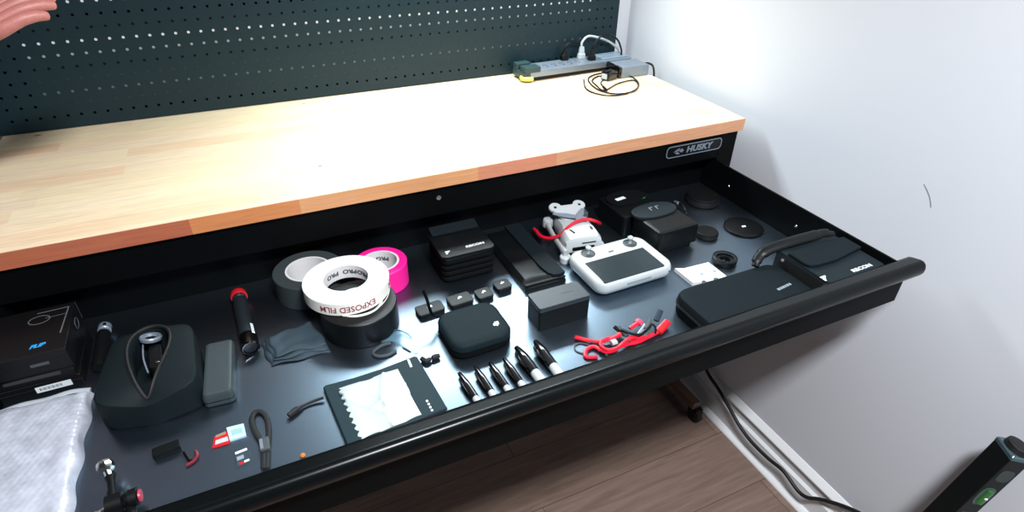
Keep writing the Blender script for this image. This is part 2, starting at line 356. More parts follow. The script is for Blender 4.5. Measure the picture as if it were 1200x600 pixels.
bm = bmn(); box(bm, 3.2, 6.8, -0.9, 1.2, 1.12, 1.3, 0.06); O('switch_panel', bm, mat('blue_grey_panel', (128, 146, 160), 0.35), ps)
def plug(name, lbl, m, x, y, h, cable):
    t = thing(name, lbl, 'plug', (x, y, 1.17))
    bm = bmn(); slab(bm, 0, 0, 0.95, 0.8, 0.25, [(0, 0.02), (0.08, 0), (0.5, 0.06), (0.55, 0.14), (h*0.75, 0.18), (h, 0.26)]); O('plug_body', bm, m, t)
    if cable:
        bm = bmn(); tube(bm, loc_pts(t, cable), 0.13 if m is white else 0.11, 8, 8); O('cable', bm, m, t)
    return t
def A(px, py, y):                 # point of the vertical plane at depth y seen at a pixel
    dd = RM @ Vector(((px-600)/FPX, -(py-300)/FPX, -1)); return CAM + dd*((y-CAM.y)/dd.y)
wp = P(681, 68, 1.17); plug('white_plug', 'white plug standing in the silver power strip with a thick white cable', white, wp.x, wp.y, 1.3, [(wp.x, wp.y, 2.3), A(682, 50, wp.y), A(688, 43, wp.y+.1), A(697, 43, wp.y+.1), A(712, 48, wp.y), A(722, 55, wp.y-.1), A(727, 62, wp.y-.3)])
bp_ = P(693, 70, 1.17); plug('black_plug', 'black plug beside the white plug, its black cable looping up to the right', blk, bp_.x, bp_.y, 1.2, [(bp_.x, bp_.y, 2.2), A(697, 52, bp_.y), A(704, 43, bp_.y), A(715, 41, bp_.y), A(724, 47, bp_.y), A(728, 58, bp_.y), A(728, 64, bp_.y+.1)])
bq_ = P(661, 70, 1.17); plug('black_plug', 'black plug left of the white plug, its cable running back over the strip', blk, bq_.x, bq_.y, 0.9, [(bq_.x, bq_.y, 1.9), A(662, 57, bq_.y), A(667, 51, bq_.y), A(675, 50, bq_.y+.1), A(683, 53, bq_.y+.3)])
ad = thing('power_adapter', 'silver box shaped power adapter in front of the power strip by the wall', 'adapter', (-2.2, 16.55, 0))
bm = bmn(); box(bm, -1.75, 1.9, -1.4, 1.32, 0.02, 1.2, 0.1); O('housing', bm, silver, ad)
bm = bmn(); box(bm, -2.1, -1.74, -1.38, 1.3, 0.0, 1.24, 0.08); O('end_plate', bm, gloss, ad)
bm = bmn(); tube(bm, [(1.85, -0.2, 0.9), (2.4, -0.3, 1.0), (2.9, -0.6, 0.8), (3.0, -0.9, 0.3), (2.95, -1.2, -0.6)], 0.12, 8, 8); O('cable', bm, blk, ad)
uc = thing('usb_charger', 'small black usb charger lying in front of the power strip with a white end', 'charger', (-5.35, 15.5, 0), 0.35)
bm = bmn(); box(bm, -0.85, 0.85, -0.55, 0.55, 0, 0.95, 0.12); O('charger_body', bm, gloss, uc)
bm = bmn(); box(bm, -0.98, -0.84, -0.35, 0.35, 0.2, 0.75, 0.04); O('white_end', bm, white, uc)
cc = thing('coiled_cable', 'thin black cable coiled on the worktop in front of the adapter', 'cable', tuple(P(716, 99, 0)))
path = [(684, 93), (687, 104), (700, 110), (716, 112), (733, 110), (746, 104), (748, 97), (740, 90), (722, 86), (703, 86), (690, 91), (692, 98), (703, 106), (722, 110), (742, 107), (748, 100), (742, 94), (724, 98), (708, 106), (699, 100), (694, 94), (702, 89), (708, 92), (704, 97), (709, 104)]
bm = bmn(); tube(bm, loc_pts(cc, [P(x, y, 0.1+0.02*(i % 3)) for i, (x, y) in enumerate(path)]), 0.075, 6, 6); O('cord', bm, blk, cc)
bm = bmn(); tube(bm, loc_pts(cc, [P(707, 102, .17), P(711, 106, .17)]), 0.14, 8, 0); O('connector', bm, gloss, cc)

# ------------------------------------------------------------------ tape rolls
def tape(name, lbl, c, z, h, ro, ri, mside, mcore, core_t=0.16, side=None):
    t = thing(name, lbl, 'tape', (c[0], c[1], z), 0, None)
    bm = bmn(); rc = ri+core_t
    ringlathe(bm, [(ro, 0.05), (ro-0.05, 0), (rc, 0), (rc, h), (ro-0.05, h), (ro, h-0.05)]); O('tape_band', bm, mside, t)
    bm = bmn(); ringlathe(bm, [(rc-0.005, 0.0), (ri, 0.0), (ri, h+0.02), (rc-0.005, h+0.02)]); O('cardboard_core', bm, mcore, t)
    return t
card = mat('core_cardboard', (206, 206, 206), 0.7)
tg = tape('tape_roll', 'dark grey cloth tape roll lying under the white roll on its left', (-41.35, -1.1), Z0, 1.9, 2.5, 1.45, mat('grey_cloth_tape', (52, 60, 62), 0.5, spec=0.25, bump=0.2, scale=1200), card)
tb = tape('tape_roll', 'black cloth tape roll lying under the front of the white roll', (-38.9, -6.55), Z0, 1.96, 2.58, 1.5, mat('black_cloth_tape', (8, 11, 12), 0.42, spec=0.25, bump=0.2, scale=1200), card)
tp = tape('tape_roll', 'bright pink tape roll lying behind the white roll', (-36.3, -2.25), Z0, 1.93, 1.98, 1.25, mat('pink_cloth_tape', (236, 20, 140), 0.5), card)
tw = tape('tape_roll', 'white tape roll printed with red lettering, resting on top of three other rolls', (-39.25, -4.95), Z0+1.98, 1.0, 2.9, 1.5, mat('white_paper_tape', (232, 234, 226), 0.6), card)
bm = bmn(); r_ = 2.905
for ac in (-100, 10, 130):
    a0 = math.radians(ac); bm = bmn()
    merge(bm, text_bm('EXPOSED FILM', 0.56, 0.01, 0.004, 0, lambda v: ((r_+v.z)*math.cos(a0-v.x*1.05/r_), (r_+v.z)*math.sin(a0-v.x*1.05/r_), 0.5-v.y*1.1)))
    O('red_lettering', bm, mat('dark_red_ink', (140, 40, 60), 0.6), tw)
for t_, rr, hh, angs in ((tw, 1.495, 0.55, (70, 120, 30)), (tp, 1.245, 1.35, (70, 110))):
    for ac in angs:
        bm = bmn(); a0 = math.radians(ac)
        merge(bm, text_bm('PRO', 0.44, 0.01, 0.01, 0, lambda v: ((rr+v.z-0.012)*math.cos(a0+v.x*1.2/rr), (rr+v.z-0.012)*math.sin(a0+v.x*1.2/rr), hh-v.y)))
        O('core_lettering', bm, mat('blue_black_ink', (50, 58, 72), 0.6), t_)
bm = bmn(); tube(bm, [(2.88*math.cos(a)+0.0, 2.9*math.sin(a)-(0.32*math.sin((a+1.9)/1.5*PI)), -0.02+0.05) for a in [(-1.9+1.5*k/14) for k in range(15)]], 0.05, 6, 2, flat=(0.4, 1.0)); O('loose_end', bm, MC['white_paper_tape'], tw)

# ------------------------------------------------------------------ pouches and small boxes, middle of the drawer
rp = thing('filter_pouch', 'black accordion filter pouch with lettering on its lid behind the small battery cases', 'pouch', (-30.0, -2.6, Z0))
bm = bmn(); lv = []
for k in range(4):
    z = 0.05+k*0.5; lv += [(z, 0.14), (z+0.1, 0.02), (z+0.25, 0.0), (z+0.4, 0.02)]
lv = [(0, 0.2)]+lv+[(2.06, 0.12)]
slab(bm, 0, 0, 4.25, 3.9, 0.55, lv); O('pleated_body', bm, fab, rp, ang=60)
bm = bmn(); slab(bm, 0, -0.02, 4.35, 3.95, 0.5, rnd(2.06, 2.44, 0.12)); O('lid', bm, nylon, rp)
bm = bmn(); slab(bm, 0, 1.55, 3.9, 0.9, 0.15, rnd(2.44, 2.68, 0.08), fn=lambda p: (p.x, p.y, p.z+max(0, (p.y-1.2))*0.3)); O('flap', bm, fab2, rp)
O('lettering', text_bm('RECON', 0.36, 0.006, 0.012, 0, lambda v: (v.x*1.25, v.y, v.z)), ink, rp, (0.75, -1.15, 2.45), (0, 0, 0.03))
def recon_logo(size):
    bm = bmn()
    for q in ([(-.5, .5), (.5, .5), (.35, .15), (-.5, .15)], [(-.5, .05), (.1, .05), (.0, -.2), (-.2, -.2), (-.2, -.5), (-.5, -.5)]):
        loft(bm, [[(x*size, y*size, z) for x, y in q] for z in (0, 0.012)])
    return bm
O('emblem', recon_logo(0.4), ink, rp, (-1.5, -1.35, 2.435))
fp = thing('flat_pouch', 'flat black nylon pouch with a long side flap, left of the white drone', 'pouch', (-25.2, -3.7, Z0))
def sag(p): return (p.x, p.y, p.z+0.06*math.sin(p.y*1.1)+0.05*math.sin(p.x*2+p.y*0.6) if p.z > 0.3 else p.z)
bm = bmn()
def soft(bm, x0, x1, y0, y1, z0, z1, nx=10, ny=16, amp=0.05, r=0.3, fn=None, seed=0):
    # a soft pad: gridded top with a pillow edge and gentle waves
    def tp_(i, j):
        u, v = i/nx, j/ny; x = x0+(x1-x0)*u; y = y0+(y1-y0)*v
        e = min(u*(x1-x0), (1-u)*(x1-x0), v*(y1-y0), (1-v)*(y1-y0)); f = min(1, e/r); f = math.sqrt(max(0, 1-(1-f)**2))
        z = z0+(z1-z0)*(0.45+0.55*f)+f*amp*(math.sin(x*1.9+seed)*math.cos(y*1.3+seed*2)+0.5*math.sin(y*3.1+x+seed))
        q = (x, y, z); return fn(q) if fn else q
    T = [[bm.verts.new(tp_(i, j)) for j in range(ny+1)] for i in range(nx+1)]
    for i in range(nx):
        for j in range(ny): bm.faces.new((T[i][j], T[i+1][j], T[i+1][j+1], T[i][j+1]))
    B = {}
    per = [(i, 0) for i in range(nx)]+[(nx, j) for j in range(ny)]+[(i, ny) for i in range(nx, 0, -1)]+[(0, j) for j in range(ny, 0, -1)]
    for i, j in per:
        q = T[i][j].co; B[(i, j)] = bm.verts.new((q.x, q.y, z0))
    for a, b in zip(per, per[1:]+per[:1]): bm.faces.new((T[a[0]][a[1]], B[a], B[b], T[b[0]][b[1]]))
    bm.faces.new([B[k] for k in per])
soft(bm, -1.75, 1.75, -4.2, 4.3, 0, 0.62, amp=0.05, r=0.35); O('pouch_body', bm, nylon, fp)
bm = bmn(); pts = [(0.35, 4.25), (1.72, 4.25), (1.8, -3.9), (1.3, -4.05), (0.75, -3.9), (0.5, -3.5), (0.35, -2.5)]
prism(bm, list(reversed(pts)), [(0.56, 0), (0.74, 0), (0.78, 0.05)]); O('side_flap', bm, fab2, fp, rot=(0, 0, 0))
bm = bmn(); box(bm, -1.7, 1.7, -4.23, -3.95, 0.42, 0.6, 0.05); O('hem', bm, blkmat, fp)
bb = thing('battery_case', 'black rectangular battery case with a satin blue grey top beside the flat pouch', 'case', (-26.05, -11.35, Z0), 0.0)
bm = bmn(); slab(bm, 0, 0, 3.95, 1.9, 0.16, rnd(0, 1.55, 0.06)); O('case_body', bm, blkmat, bb)
bm = bmn(); slab(bm, 0, 0, 3.98, 1.93, 0.17, rnd(1.57, 1.95, 0.07)); O('lid', bm, mat('satin_grey_plastic', (34, 44, 50), 0.45), bb)
bm = bmn(); box(bm, 0.15, 1.15, 0.0, 0.1, 1.945, 1.96); O('latch_slot', bm, blk, bb)
dj = thing('zip_case', 'square black zip case with rounded corners, in front of the four small cases', 'case', (-32.25, -10.9, Z0), math.radians(1))
bm = bmn(); slab(bm, 0, 0, 4.3, 3.95, 1.0, [(0, 0.3), (0.06, 0.12), (0.2, 0), (0.52, 0)], 8); O('lower_shell', bm, fab, dj)
bm = bmn(); slab(bm, 0, 0, 4.26, 3.9, 1.0, [(0.5, 0.05), (0.66, 0.05)], 8); O('zipper', bm, rubber, dj)
bm = bmn(); slab(bm, 0, 0, 4.3, 3.95, 1.0, [(0.64, 0), (0.95, 0), (1.12, 0.1), (1.2, 0.28), (1.22, 0.6)], 8); O('upper_shell', bm, mat('case_cloth', (16, 30, 34), 0.65, spec=0.12, bump=0.3, scale=700), dj)
O('emblem', text_bm('dji', 0.46, 0.006, 0.02, 0.25), ink, dj, (1.25, -0.75, 1.225), (0, 0, 0.1))
zp = loc_pts(dj, [P(515, 371, -6.4), P(507, 369, -5.8), P(503, 360, -5.2), P(500, 350, -4.8), P(496, 341, -4.5)])
bm = bmn(); tube(bm, zp, 0.13, 8, 6, flat=(1.3, 0.5)); O('pull_cord', bm, fab, dj)
# four small black cases in a row
cases = [((-34.15, -7.2), 1.95, 1.15, 0.42, 'flattest of the four small black cases, beside the zip case pull cord'), ((-31.85, -7.15), 1.75, 1.2, 0.5, 'wider small black case with grey corners, second in the row of four'),
         ((-29.95, -7.1), 1.2, 1.15, 0.42, 'rounded small black case, third from the left in the row of four'), ((-28.3, -6.75), 1.2, 1.1, 0.5, 'small black case nearest the flat pouch, with a bright silver emblem')]
for (c, w_, d_, h, lb) in cases:
    t = thing('small_case', lb, 'case', (c[0], c[1], Z0), math.radians(4), 'small black cases in a row')
    bm = bmn(); slab(bm, 0, 0, w_, d_, 0.22, rnd(0, h*0.55, 0.06)); O('case_base', bm, blkmat, t)
    bm = bmn(); slab(bm, 0, 0, w_+0.03, d_+0.03, 0.22, [(h*0.57, 0.02), (h*0.62, 0), (h*0.9, 0), (h, 0.1)]); O('case_lid', bm, mat('satin_black', (16, 22, 24), 0.5, spec=0.3), t)
    bm = bmn()
    for q in ([(-.18, -.06), (0, -.1), (0, .06), (-.1, .05)], [(-.04, 0), (.2, -.05), (.16, .1), (0, .18)]): loft(bm, [[(x, y+0.05, z) for x, y in q] for z in (h-0.01, h+0.012)])
    O('emblem', bm, chrome, t)
# ------------------------------------------------------------------ markers
mk = [((538, 437), (557, 466), 0.24), ((557, 430), (576, 460), 0.24), ((574, 425), (593.5, 454), 0.24), ((590.5, 420), (610, 448.5), 0.24), ((605, 407), (631, 442), 0.345), ((627, 400), (652.5, 435), 0.345)]
proto = {}
mlabels = ['slim capped marker beside the clear pouch, first of the slim ones', 'slim capped marker, second from the clear pouch', 'slim capped marker, third from the clear pouch', 'slim capped marker lying next to the thick markers', 'thick capped marker next to the slim markers', 'thick capped marker nearest the red cables']
for i, (a, b, r) in enumerate(mk):
    pa, pb_ = P(*a, Z0+r), P(*b, Z0+r); ang = math.atan2(pa.y-pb_.y, pa.x-pb_.x)-PI/2
    if r not in proto:
        t = thing('marker', mlabels[i], 'marker', (pa.x, pa.y, Z0+r), ang, 'black capped white markers')
        Lc = 2.35 if r < 0.3 else 2.55; Lt = min(5.0, 4.85)
        bm = bmn(); lathe(bm, [(r*0.3, 0.02), (r*0.42, 0), (r*0.55, -0.12), (r*0.72, -0.45), (r*0.98, -1.0), (r, -1.3), (r, -Lc), (r*0.9, -Lc-0.01)], 24, axis='y'); O('cap', bm, gloss, t)
        bm = bmn(); tube(bm, [(-r*0.75, -0.55, r*0.35), (-r*1.1, -0.75, r*0.3), (-r*1.13, -1.5, r*0.3), (-r*0.95, -2.1, r*0.3)], 0.07 if r < 0.3 else 0.1, 8, 5); O('clip', bm, gloss, t)
        bm = bmn(); lathe(bm, [(r*0.86, -Lc), (r*0.9, -Lc-0.05), (r*0.93, -Lc-0.6), (r*0.9, -Lt+0.4), (r*0.75, -Lt+0.05), (r*0.5, -Lt)], 24, axis='y'); O('barrel', bm, white, t)
        proto[r] = t
    else:
        t = tree_copy(proto[r]); t.location = (pa.x*I, pa.y*I, (Z0+r+ZF)*I); t.rotation_euler = (0, 0, ang); t['label'] = mlabels[i]
# ------------------------------------------------------------------ red cables
def cable_thing(lbl, path, r, mbody, ends, zs=0.0):
    p0 = P(*path[len(path)//2][:2], Z0); t = thing('short_cable', lbl, 'cable', (p0.x, p0.y, Z0), 0, 'bundle of short red cables')
    r *= 0.78 if r > 0.1 else 1
    bm = bmn(); tube(bm, loc_pts(t, [P(x, y, Z0+r+z) for x, y, z in path]), r, 8, 6, flat=(1.25, 0.8)); O('cord', bm, mbody, t)
    for (a, b, rr, m_) in ends:
        bm = bmn(); tube(bm, loc_pts(t, [P(*a[:2], Z0+a[2]), P(*b[:2], Z0+b[2])]), rr, 8, 0, flat=(1.2, 0.75)); O('connector', bm, m_, t)
    return t
cable_thing('red flat cable stretched along the back of the red cable bundle', [(674, 395, 0.05), (690, 399, 0.05), (705, 400, 0.1), (718, 396, 0.2), (727, 391, .25)], 0.17, red, [((720, 383, .45), (733, 393, .3), 0.15, blk)])
cable_thing('red cable looping at the front left of the red cable bundle', [(700, 418, 0), (687, 418, 0), (687, 410, 0), (696, 406, .05), (708, 412, .1), (718, 411, .15), (727, 405, .2), (738, 396, .25), (748, 393, .2)], 0.15, red, [((725, 383, .5), (735, 394, .35), 0.13, navy), ((748, 393, .3), (757, 381, .5), 0.15, silver)])
cable_thing('red cable curling around a silver connector in the bundle', [(727, 393, .1), (708, 398, .3), (704, 404, .3), (712, 410, .3), (724, 407, .35), (735, 398, .4), (746, 395, .35)], 0.13, red, [((716, 402, .4), (722, 400, .4), 0.2, offw), ((762, 378, .5), (756, 396, .2), 0.14, navy)])
cable_thing('red cable with a pink red plug standing up behind the bundle', [(738, 385, .3), (744, 381, .4), (748, 378, .5)], 0.17, red, [((747, 379, .5), (750, 376, .55), 0.24, mat('pink_red_rubber', (228, 60, 90), 0.4))])
cable_thing('red cable ending at the right side of the bundle', [(738, 402, 0), (750, 396, .1), (762, 393, .1), (772, 388, .15), (778, 383, .25), (782, 378, .35)], 0.16, red, [((771, 389, .25), (782, 377, .4), 0.25, redp), ((769, 376, .5), (774, 364, .8), 0.17, mat('navy_plastic', (26, 40, 58), 0.4))])
cable_thing('red cable crossing through the middle of the bundle on a slant', [(712, 413, 0), (722, 408, .15), (734, 404, .2), (748, 401, .2), (760, 395, .25), (770, 390, .3)], 0.13, red, [((710, 414, .15), (703, 412, .15), 0.12, blk)])
cable_thing('thin black cord loop left of the red cables', [(690, 404, 0), (680, 402, 0), (674, 405, 0), (675, 411, 0), (683, 414, 0), (690, 415, 0)], 0.05, navy, [((692, 402, .15), (703, 404, .15), 0.12, blk)])
cable_thing('black cable crossing over the right half of the red bundle', [(728, 386, .5), (740, 391, .55), (750, 392, .5), (758, 386, .6), (764, 380, .6), (768, 384, .5), (768, 392, .3)], 0.09, blk, [((757, 385, .65), (762, 374, .7), 0.12, navy)])

# ------------------------------------------------------------------ remote controller and drone
rc = thing('remote_controller', 'white drone remote controller with a large dark screen and two sticks', 'remote controller', (-18.95, -8.7, Z0), math.radians(1))
def rcf(p):
    z = p.z
    if z < 0.5: z = z+0.28*max(0, 1-(p.x/2.3)**2)*(1 if p.y < 0 else 0.4)
    return (p.x, p.y, z)
bm = bmn(); slab(bm, -0.05, 0.2, 7.0, 5.0, 0.95, [(0.0, 0.75), (0.1, 0.4), (0.35, 0.12), (0.7, 0.0), (1.05, 0.03), (1.25, 0.12), (1.35, 0.3), (1.37, 0.6)], 8, fn=rcf); O('shell', bm, white, rc)
bm = bmn(); slab(bm, -0.3, -0.7, 5.45, 2.85, 0.1, [(1.35, 0), (1.39, 0), (1.4, 0.02)]); O('screen', bm, mat('screen_glass', (30, 42, 46), 0.2, spec=0.3), rc)
for q in ((689, 297), (738, 285)):
    c = loc_pts(rc, [P(q[0], q[1], -5.62)])[0]
    bm = bmn(); lathe(bm, [(0.58, 1.36), (0.58, 1.41), (0.5, 1.43), (0.45, 1.38), (0.2, 1.38)], 28, (c.x, c.y, 0)); g_ = O('stick_well', bm, mat('stick_well_grey', (52, 62, 66), 0.5), rc)
    bm = bmn(); lathe(bm, [(0.14, 1.37), (0.1, 1.6), (0.1, 1.72), (0.2, 1.78), (0.24, 1.84), (0.24, 1.95), (0.16, 2.02)], 20, (c.x, c.y, 0)); O('stick', bm, offw, rc)
for i, (q, w_, d_) in enumerate((((716, 294.5), 0.5, 0.16), ((706, 297), 0.26, 0.26), ((727, 292), 0.26, 0.26))):
    c = loc_pts(rc, [P(q[0], q[1], -5.62)])[0]; bm = bmn(); slab(bm, c.x, c.y, w_, d_, 0.07, [(1.35, 0), (1.385, 0), (1.395, 0.02)]); O('button', bm, navy if i == 0 else offw, rc)
for x in (-3.0, 3.0):
    bm = bmn(); lathe(bm, [(0.1, 0.03), (0.1, -0.02)], 14, (x*0.93, -2.22, 0.8), 'y'); O('screw_hole', bm, blk, rc)
bm = bmn(); box(bm, -1.1, 1.1, -2.31, -2.25, 0.72, 0.92); O('port_slot', bm, gink, rc)

dn = thing('folded_drone', 'white folded drone with a red strap, lying behind the remote controller', 'drone', (-20.15, -3.2, Z0), math.radians(-9))
bm = bmn()
def body_ring(y, w_, z0, z1): return [(w_*a, y, z0+(z1-z0)*b) for a, b in ((-.42, 0), (.42, 0), (.5, .2), (.5, .7), (.4, .95), (.25, 1), (-.25, 1), (-.4, .95), (-.5, .7), (-.5, .2))]
loft(bm, [body_ring(*q) for q in ((-2.4, 2.7, .75, 1.7), (-2.3, 3.0, .6, 1.95), (-1.9, 3.15, .5, 2.1), (-1.0, 3.15, .45, 2.15), (0, 2.7, .45, 2.05), (1.2, 2.4, .5, 1.8), (2.1, 2.1, .6, 1.6), (2.7, 1.6, .7, 1.4))]); O('body', bm, white, dn)
bm = bmn(); box(bm, -1.0, 0.9, -2.47, -2.3, 0.85, 1.15, 0.04); box(bm, -0.2, 1.0, -2.44, -2.33, 1.4, 1.5, 0.02); O('battery_slot', bm, blk, dn)
for x, y, l, a in ((-0.75, -1.5, 0.62, 0.2), (0.95, -1.35, 0.4, -0.15)):
    bm = bmn(); loft(bm, [[(-.07, -l/2, z), (.1, -l/2, z), (.02, l/2, z), (-.1, l/2, z)] for z in (2.06, 2.155)]); O('vent', bm, blk, dn, (x, y, 0), (0, 0, a))
for sx in (-1, 1):
    bm = bmn(); tube(bm, [(sx*1.6, -2.6, 0.75), (sx*1.72, -1.2, 0.85), (sx*1.75, 0.6, 0.95), (sx*1.62, 2.0, 1.0)], [0.3, 0.24, 0.24, 0.34], 12, 5, flat=(0.8, 1.25)); arm = O('arm', bm, offw, dn)
    bm = bmn(); lathe(bm, [(0.42, 0), (0.46, 0.08), (0.46, 0.55), (0.38, 0.7), (0.15, 0.75)], 24, (sx*1.6, 2.0, 0.75)); O('motor', bm, offw, arm)
    bm = bmn(); lathe(bm, [(0.42, 0), (0.46, 0.08), (0.46, 0.5), (0.38, 0.6)], 24, (sx*1.62, -2.55, 0.0)); O('motor', bm, white, arm)
# propeller holder: a two lobed plate leaning back over the nose
bm = bmn(); pts = []
for cx, cy, r, a0, a1 in ((1.1, 1.05, 0.55, -60, 170), (-1.1, 1.05, 0.55, 10, 240)):
    for k in range(9): a = math.radians(a0+(a1-a0)*k/8); pts.append((cx+r*math.cos(a), cy+r*math.sin(a)))
pts += [(-1.15, 0.1), (-0.7, -0.75), (0.7, -0.75), (1.2, 0.1)]
prism(bm, pts, [(0, 0.06), (0.06, 0), (0.2, 0), (0.26, 0.06)]); ph = O('propeller_holder', bm, white, dn, (0.2, 1.35, 1.85), (math.radians(14), 0, 0))
for x in (-1.1, 1.1):
    bm = bmn(); lathe(bm, [(0.13, 0.24), (0.13, 0.275)], 14, (x, 1.0, 0)); O('peg_hole', bm, blk, ph)
for nm, x0, y0, x1, y1, z, w_ in (('propeller_blade', -1.35, 1.55, 1.1, 0.1, 2.17, .34), ('propeller_blade', 1.4, 1.7, 0.1, -0.3, 2.22, .3)):
    bm = bmn(); d2 = Vector((x1-x0, y1-y0, 0)); n2 = Vector((-d2.y, d2.x, 0)).normalized()
    loft(bm, [[Vector((x0, y0, z+zz))+d2*t+n2*s*w_*f for t, s, f in ((0, -1, .4), (.4, -1, 1), (1, -1, .5), (1, 1, .5), (.4, 1, 1), (0, 1, .4))] for zz in (0, 0.05)]); O(nm, bm, mat('blade_grey', (128, 138, 152), 0.4), dn)
bm = bmn(); box(bm, 0.9, 1.75, 1.1, 2.0, 1.45, 2.1, 0.12); O('camera_head', bm, navy, dn)
rs = loc_pts(dn, [P(628, 270, -6.3), P(634, 277, -6.1), P(645, 279, -5.9), P(657, 275, -5.4), P(665, 267, -4.85), P(675, 260, -4.7), P(687, 257, -4.72), P(697, 259, -4.9), P(703, 262, -5.6)])
bm = bmn(); tube(bm, rs, 0.15, 8, 6, flat=(1.0, 0.9)); O('red_strap', bm, red, dn)
bm = bmn(); tube(bm, loc_pts(dn, [P(626, 268, -6.4), P(633, 277, -6.5), P(643, 281, -6.2), P(652, 277, -5.9)]), 0.12, 8, 6); O('red_strap', bm, red, dn)
# ------------------------------------------------------------------ belt pouches and camera caps
hs = thing('double_belt_pouch', 'black two compartment belt pouch with oval flaps, right of the drone', 'pouch', (-13.3, -4.2, Z0), math.radians(2))
bm = bmn(); slab(bm, -0.35, 2.15, 4.2, 4.1, 0.35, rnd(0, 1.9, 0.16)); O('rear_compartment', bm, nylon, hs)
bm = bmn(); slab(bm, 0.3, -1.85, 4.25, 3.75, 0.4, [(0, 0.35), (0.12, 0.3), (0.45, 0.3), (0.6, 0.02), (0.8, 0.0), (1.9, 0.0), (2.15, 0.1), (2.28, 0.4)]); O('front_compartment', bm, nylon, hs)
bm = bmn(); slab(bm, 0.3, -1.85, 4.32, 3.82, 0.42, [(0.55, 0), (0.66, 0)]); O('seam_band', bm, blkmat, hs)
def oval(cx, cy, a, b, n=32, p=2.3): return [(cx+a*math.copysign(abs(math.cos(2*PI*k/n))**(2/p), math.cos(2*PI*k/n)), cy+b*math.copysign(abs(math.sin(2*PI*k/n))**(2/p), math.sin(2*PI*k/n))) for k in range(n)]
bm = bmn(); prism(bm, oval(-0.25, 3.0, 2.0, 1.2), [(1.85, 0.02), (1.97, 0), (2.09, 0.04), (2.13, 0.2)]); f1 = O('rear_flap', bm, fab, hs)
bm = bmn(); prism(bm, oval(0.1, -0.45, 2.2, 1.15), [(2.23, 0.02), (2.33, 0), (2.43, 0.04), (2.47, 0.2)]); f2 = O('front_flap', bm, mat('slate_cloth', (18, 29, 34), 0.55, spec=0.2, bump=0.3, scale=700), hs)
bm = bmn(); box(bm, -0.5, 0.5, -0.2, 0.2, 0, 0.03); O('white_label', bm, ink, f1, (-1.0, 2.85, 2.12), (0, 0, 0.1))
bm = bmn(); box(bm, -0.42, 0.42, -0.12, 0.12, 0, 0.03); O('green_tag', bm, mat('green_thread', (24, 120, 84), 0.5), f1, (0.75, 2.15, 2.09), (0, 0, 0.1))
bm = bmn(); box(bm, -0.75, 0.75, -0.06, 0.06, 0, 0.03); O('green_stitching', bm, mat('dull_green_thread', (22, 84, 66), 0.6), hs, (0.7, 1.3, 1.9), (0, 0, 0.08))
bm = bmn()
for x in (-0.45, 0.2): box(bm, x, x+0.06, -0.35, 0.1, 0, 0.02); box(bm, x, x+0.4, 0.08, 0.13, 0, 0.02)
O('stitched_mark', bm, gink, f2, (0.2, -0.2, 2.465))
def disc(name, lbl, cat, c, r, h, m, prof=None):
    t = thing(name, lbl, cat, (c[0], c[1], Z0)); bm = bmn()
    lathe(bm, prof or [(r*0.94, 0), (r, 0.05), (r, h*0.8), (r*0.97, h*0.93), (r*0.9, h), (r*0.85, h*0.97), (r*0.5, h*0.97)], 56); O('cap_shell', bm, m, t); return t
lc = disc('lens_cap', 'thick round black lens cap in the far back corner of the drawer', 'lens cap', (-5.05, -1.75), 1.52, 0.78, blkmat)
bm = bmn(); ringlathe(bm, [(1.53, 0.1), (1.56, 0.2), (1.56, 0.5), (1.53, 0.6)], 56); O('knurled_rim', bm, rubber, lc)
l2 = disc('lens_cap', 'large thin round black cap with a small white mark in its middle', 'lens cap', (-4.95, -7.2), 1.7, 0.2, blk)
bm = bmn(); loft(bm, [[(-.22, -.1, z), (.16, -.13, z), (.24, .08, z), (-.14, .13, z)] for z in (0.19, 0.205)]); O('white_mark', bm, ink, l2)
l3 = disc('lens_cap', 'small round black lens cap beside the belt pouch', 'lens cap', (-8.85, -6.85), 0.98, 0.5, blkmat)
bm = bmn(); ringlathe(bm, [(0.985, 0.08), (1.0, 0.12), (1.0, 0.34), (0.985, 0.38)], 40); O('knurled_rim', bm, rubber, l3)
l4 = thing('adapter_ring', 'small black ring with an open centre behind the big soft case', 'ring', (-10.3, -10.75, Z0))
bm = bmn(); ringlathe(bm, [(0.9, 0), (0.98, 0.05), (0.98, 0.5), (0.9, 0.55), (0.78, 0.55), (0.72, 0.3), (0.45, 0.26), (0.4, 0.3), (0.36, 0.0)], 48); O('ring_body', bm, blk, l4)
bm = bmn(); ringlathe(bm, [(0.77, 0.4), (0.74, 0.4), (0.74, 0.5), (0.77, 0.5)], 48); O('thread', bm, navy, l4)
st = thing('wrist_loop', 'small black cord loop standing between the belt pouch and the thick lens cap', 'strap', tuple(P(796, 252, Z0)))
bm = bmn(); tube(bm, loc_pts(st, [P(786, 240, -6.9), P(790, 237, -6.5), (P(796, 238, -6.2)), P(802, 244, -6.4), P(804, 251, -6.85), P(797, 254, -6.92), P(790, 251, -6.92)]), 0.11, 8, 6); O('cord', bm, nylon, st)
bm = bmn(); tube(bm, loc_pts(st, [P(791, 236.5, -6.42), P(795, 238, -6.18)]), 0.14, 8, 0); O('metal_tip', bm, silver, st)
cd_ = thing('paper_card', 'small white folded card with notched edge beside the big soft case', 'card', tuple(P(820, 323, Z0)))
cp = [P(790, 318, Z0), P(830, 308, Z0), P(851, 324, Z0), P(842, 327, Z0), P(840, 325.5, Z0), P(836, 326, Z0), P(836, 328.5, Z0), P(828, 330.5, Z0), P(825, 328.5, Z0), P(822, 329.5, Z0), P(822, 332, Z0), P(811, 335, Z0)]
bm = bmn(); cl = loc_pts(cd_, cp); loft(bm, [[(p.x, p.y, z) for p in cl] for z in (0.01, 0.06)]); O('card_sheet', bm, mat('white_card', (232, 230, 226), 0.6), cd_)
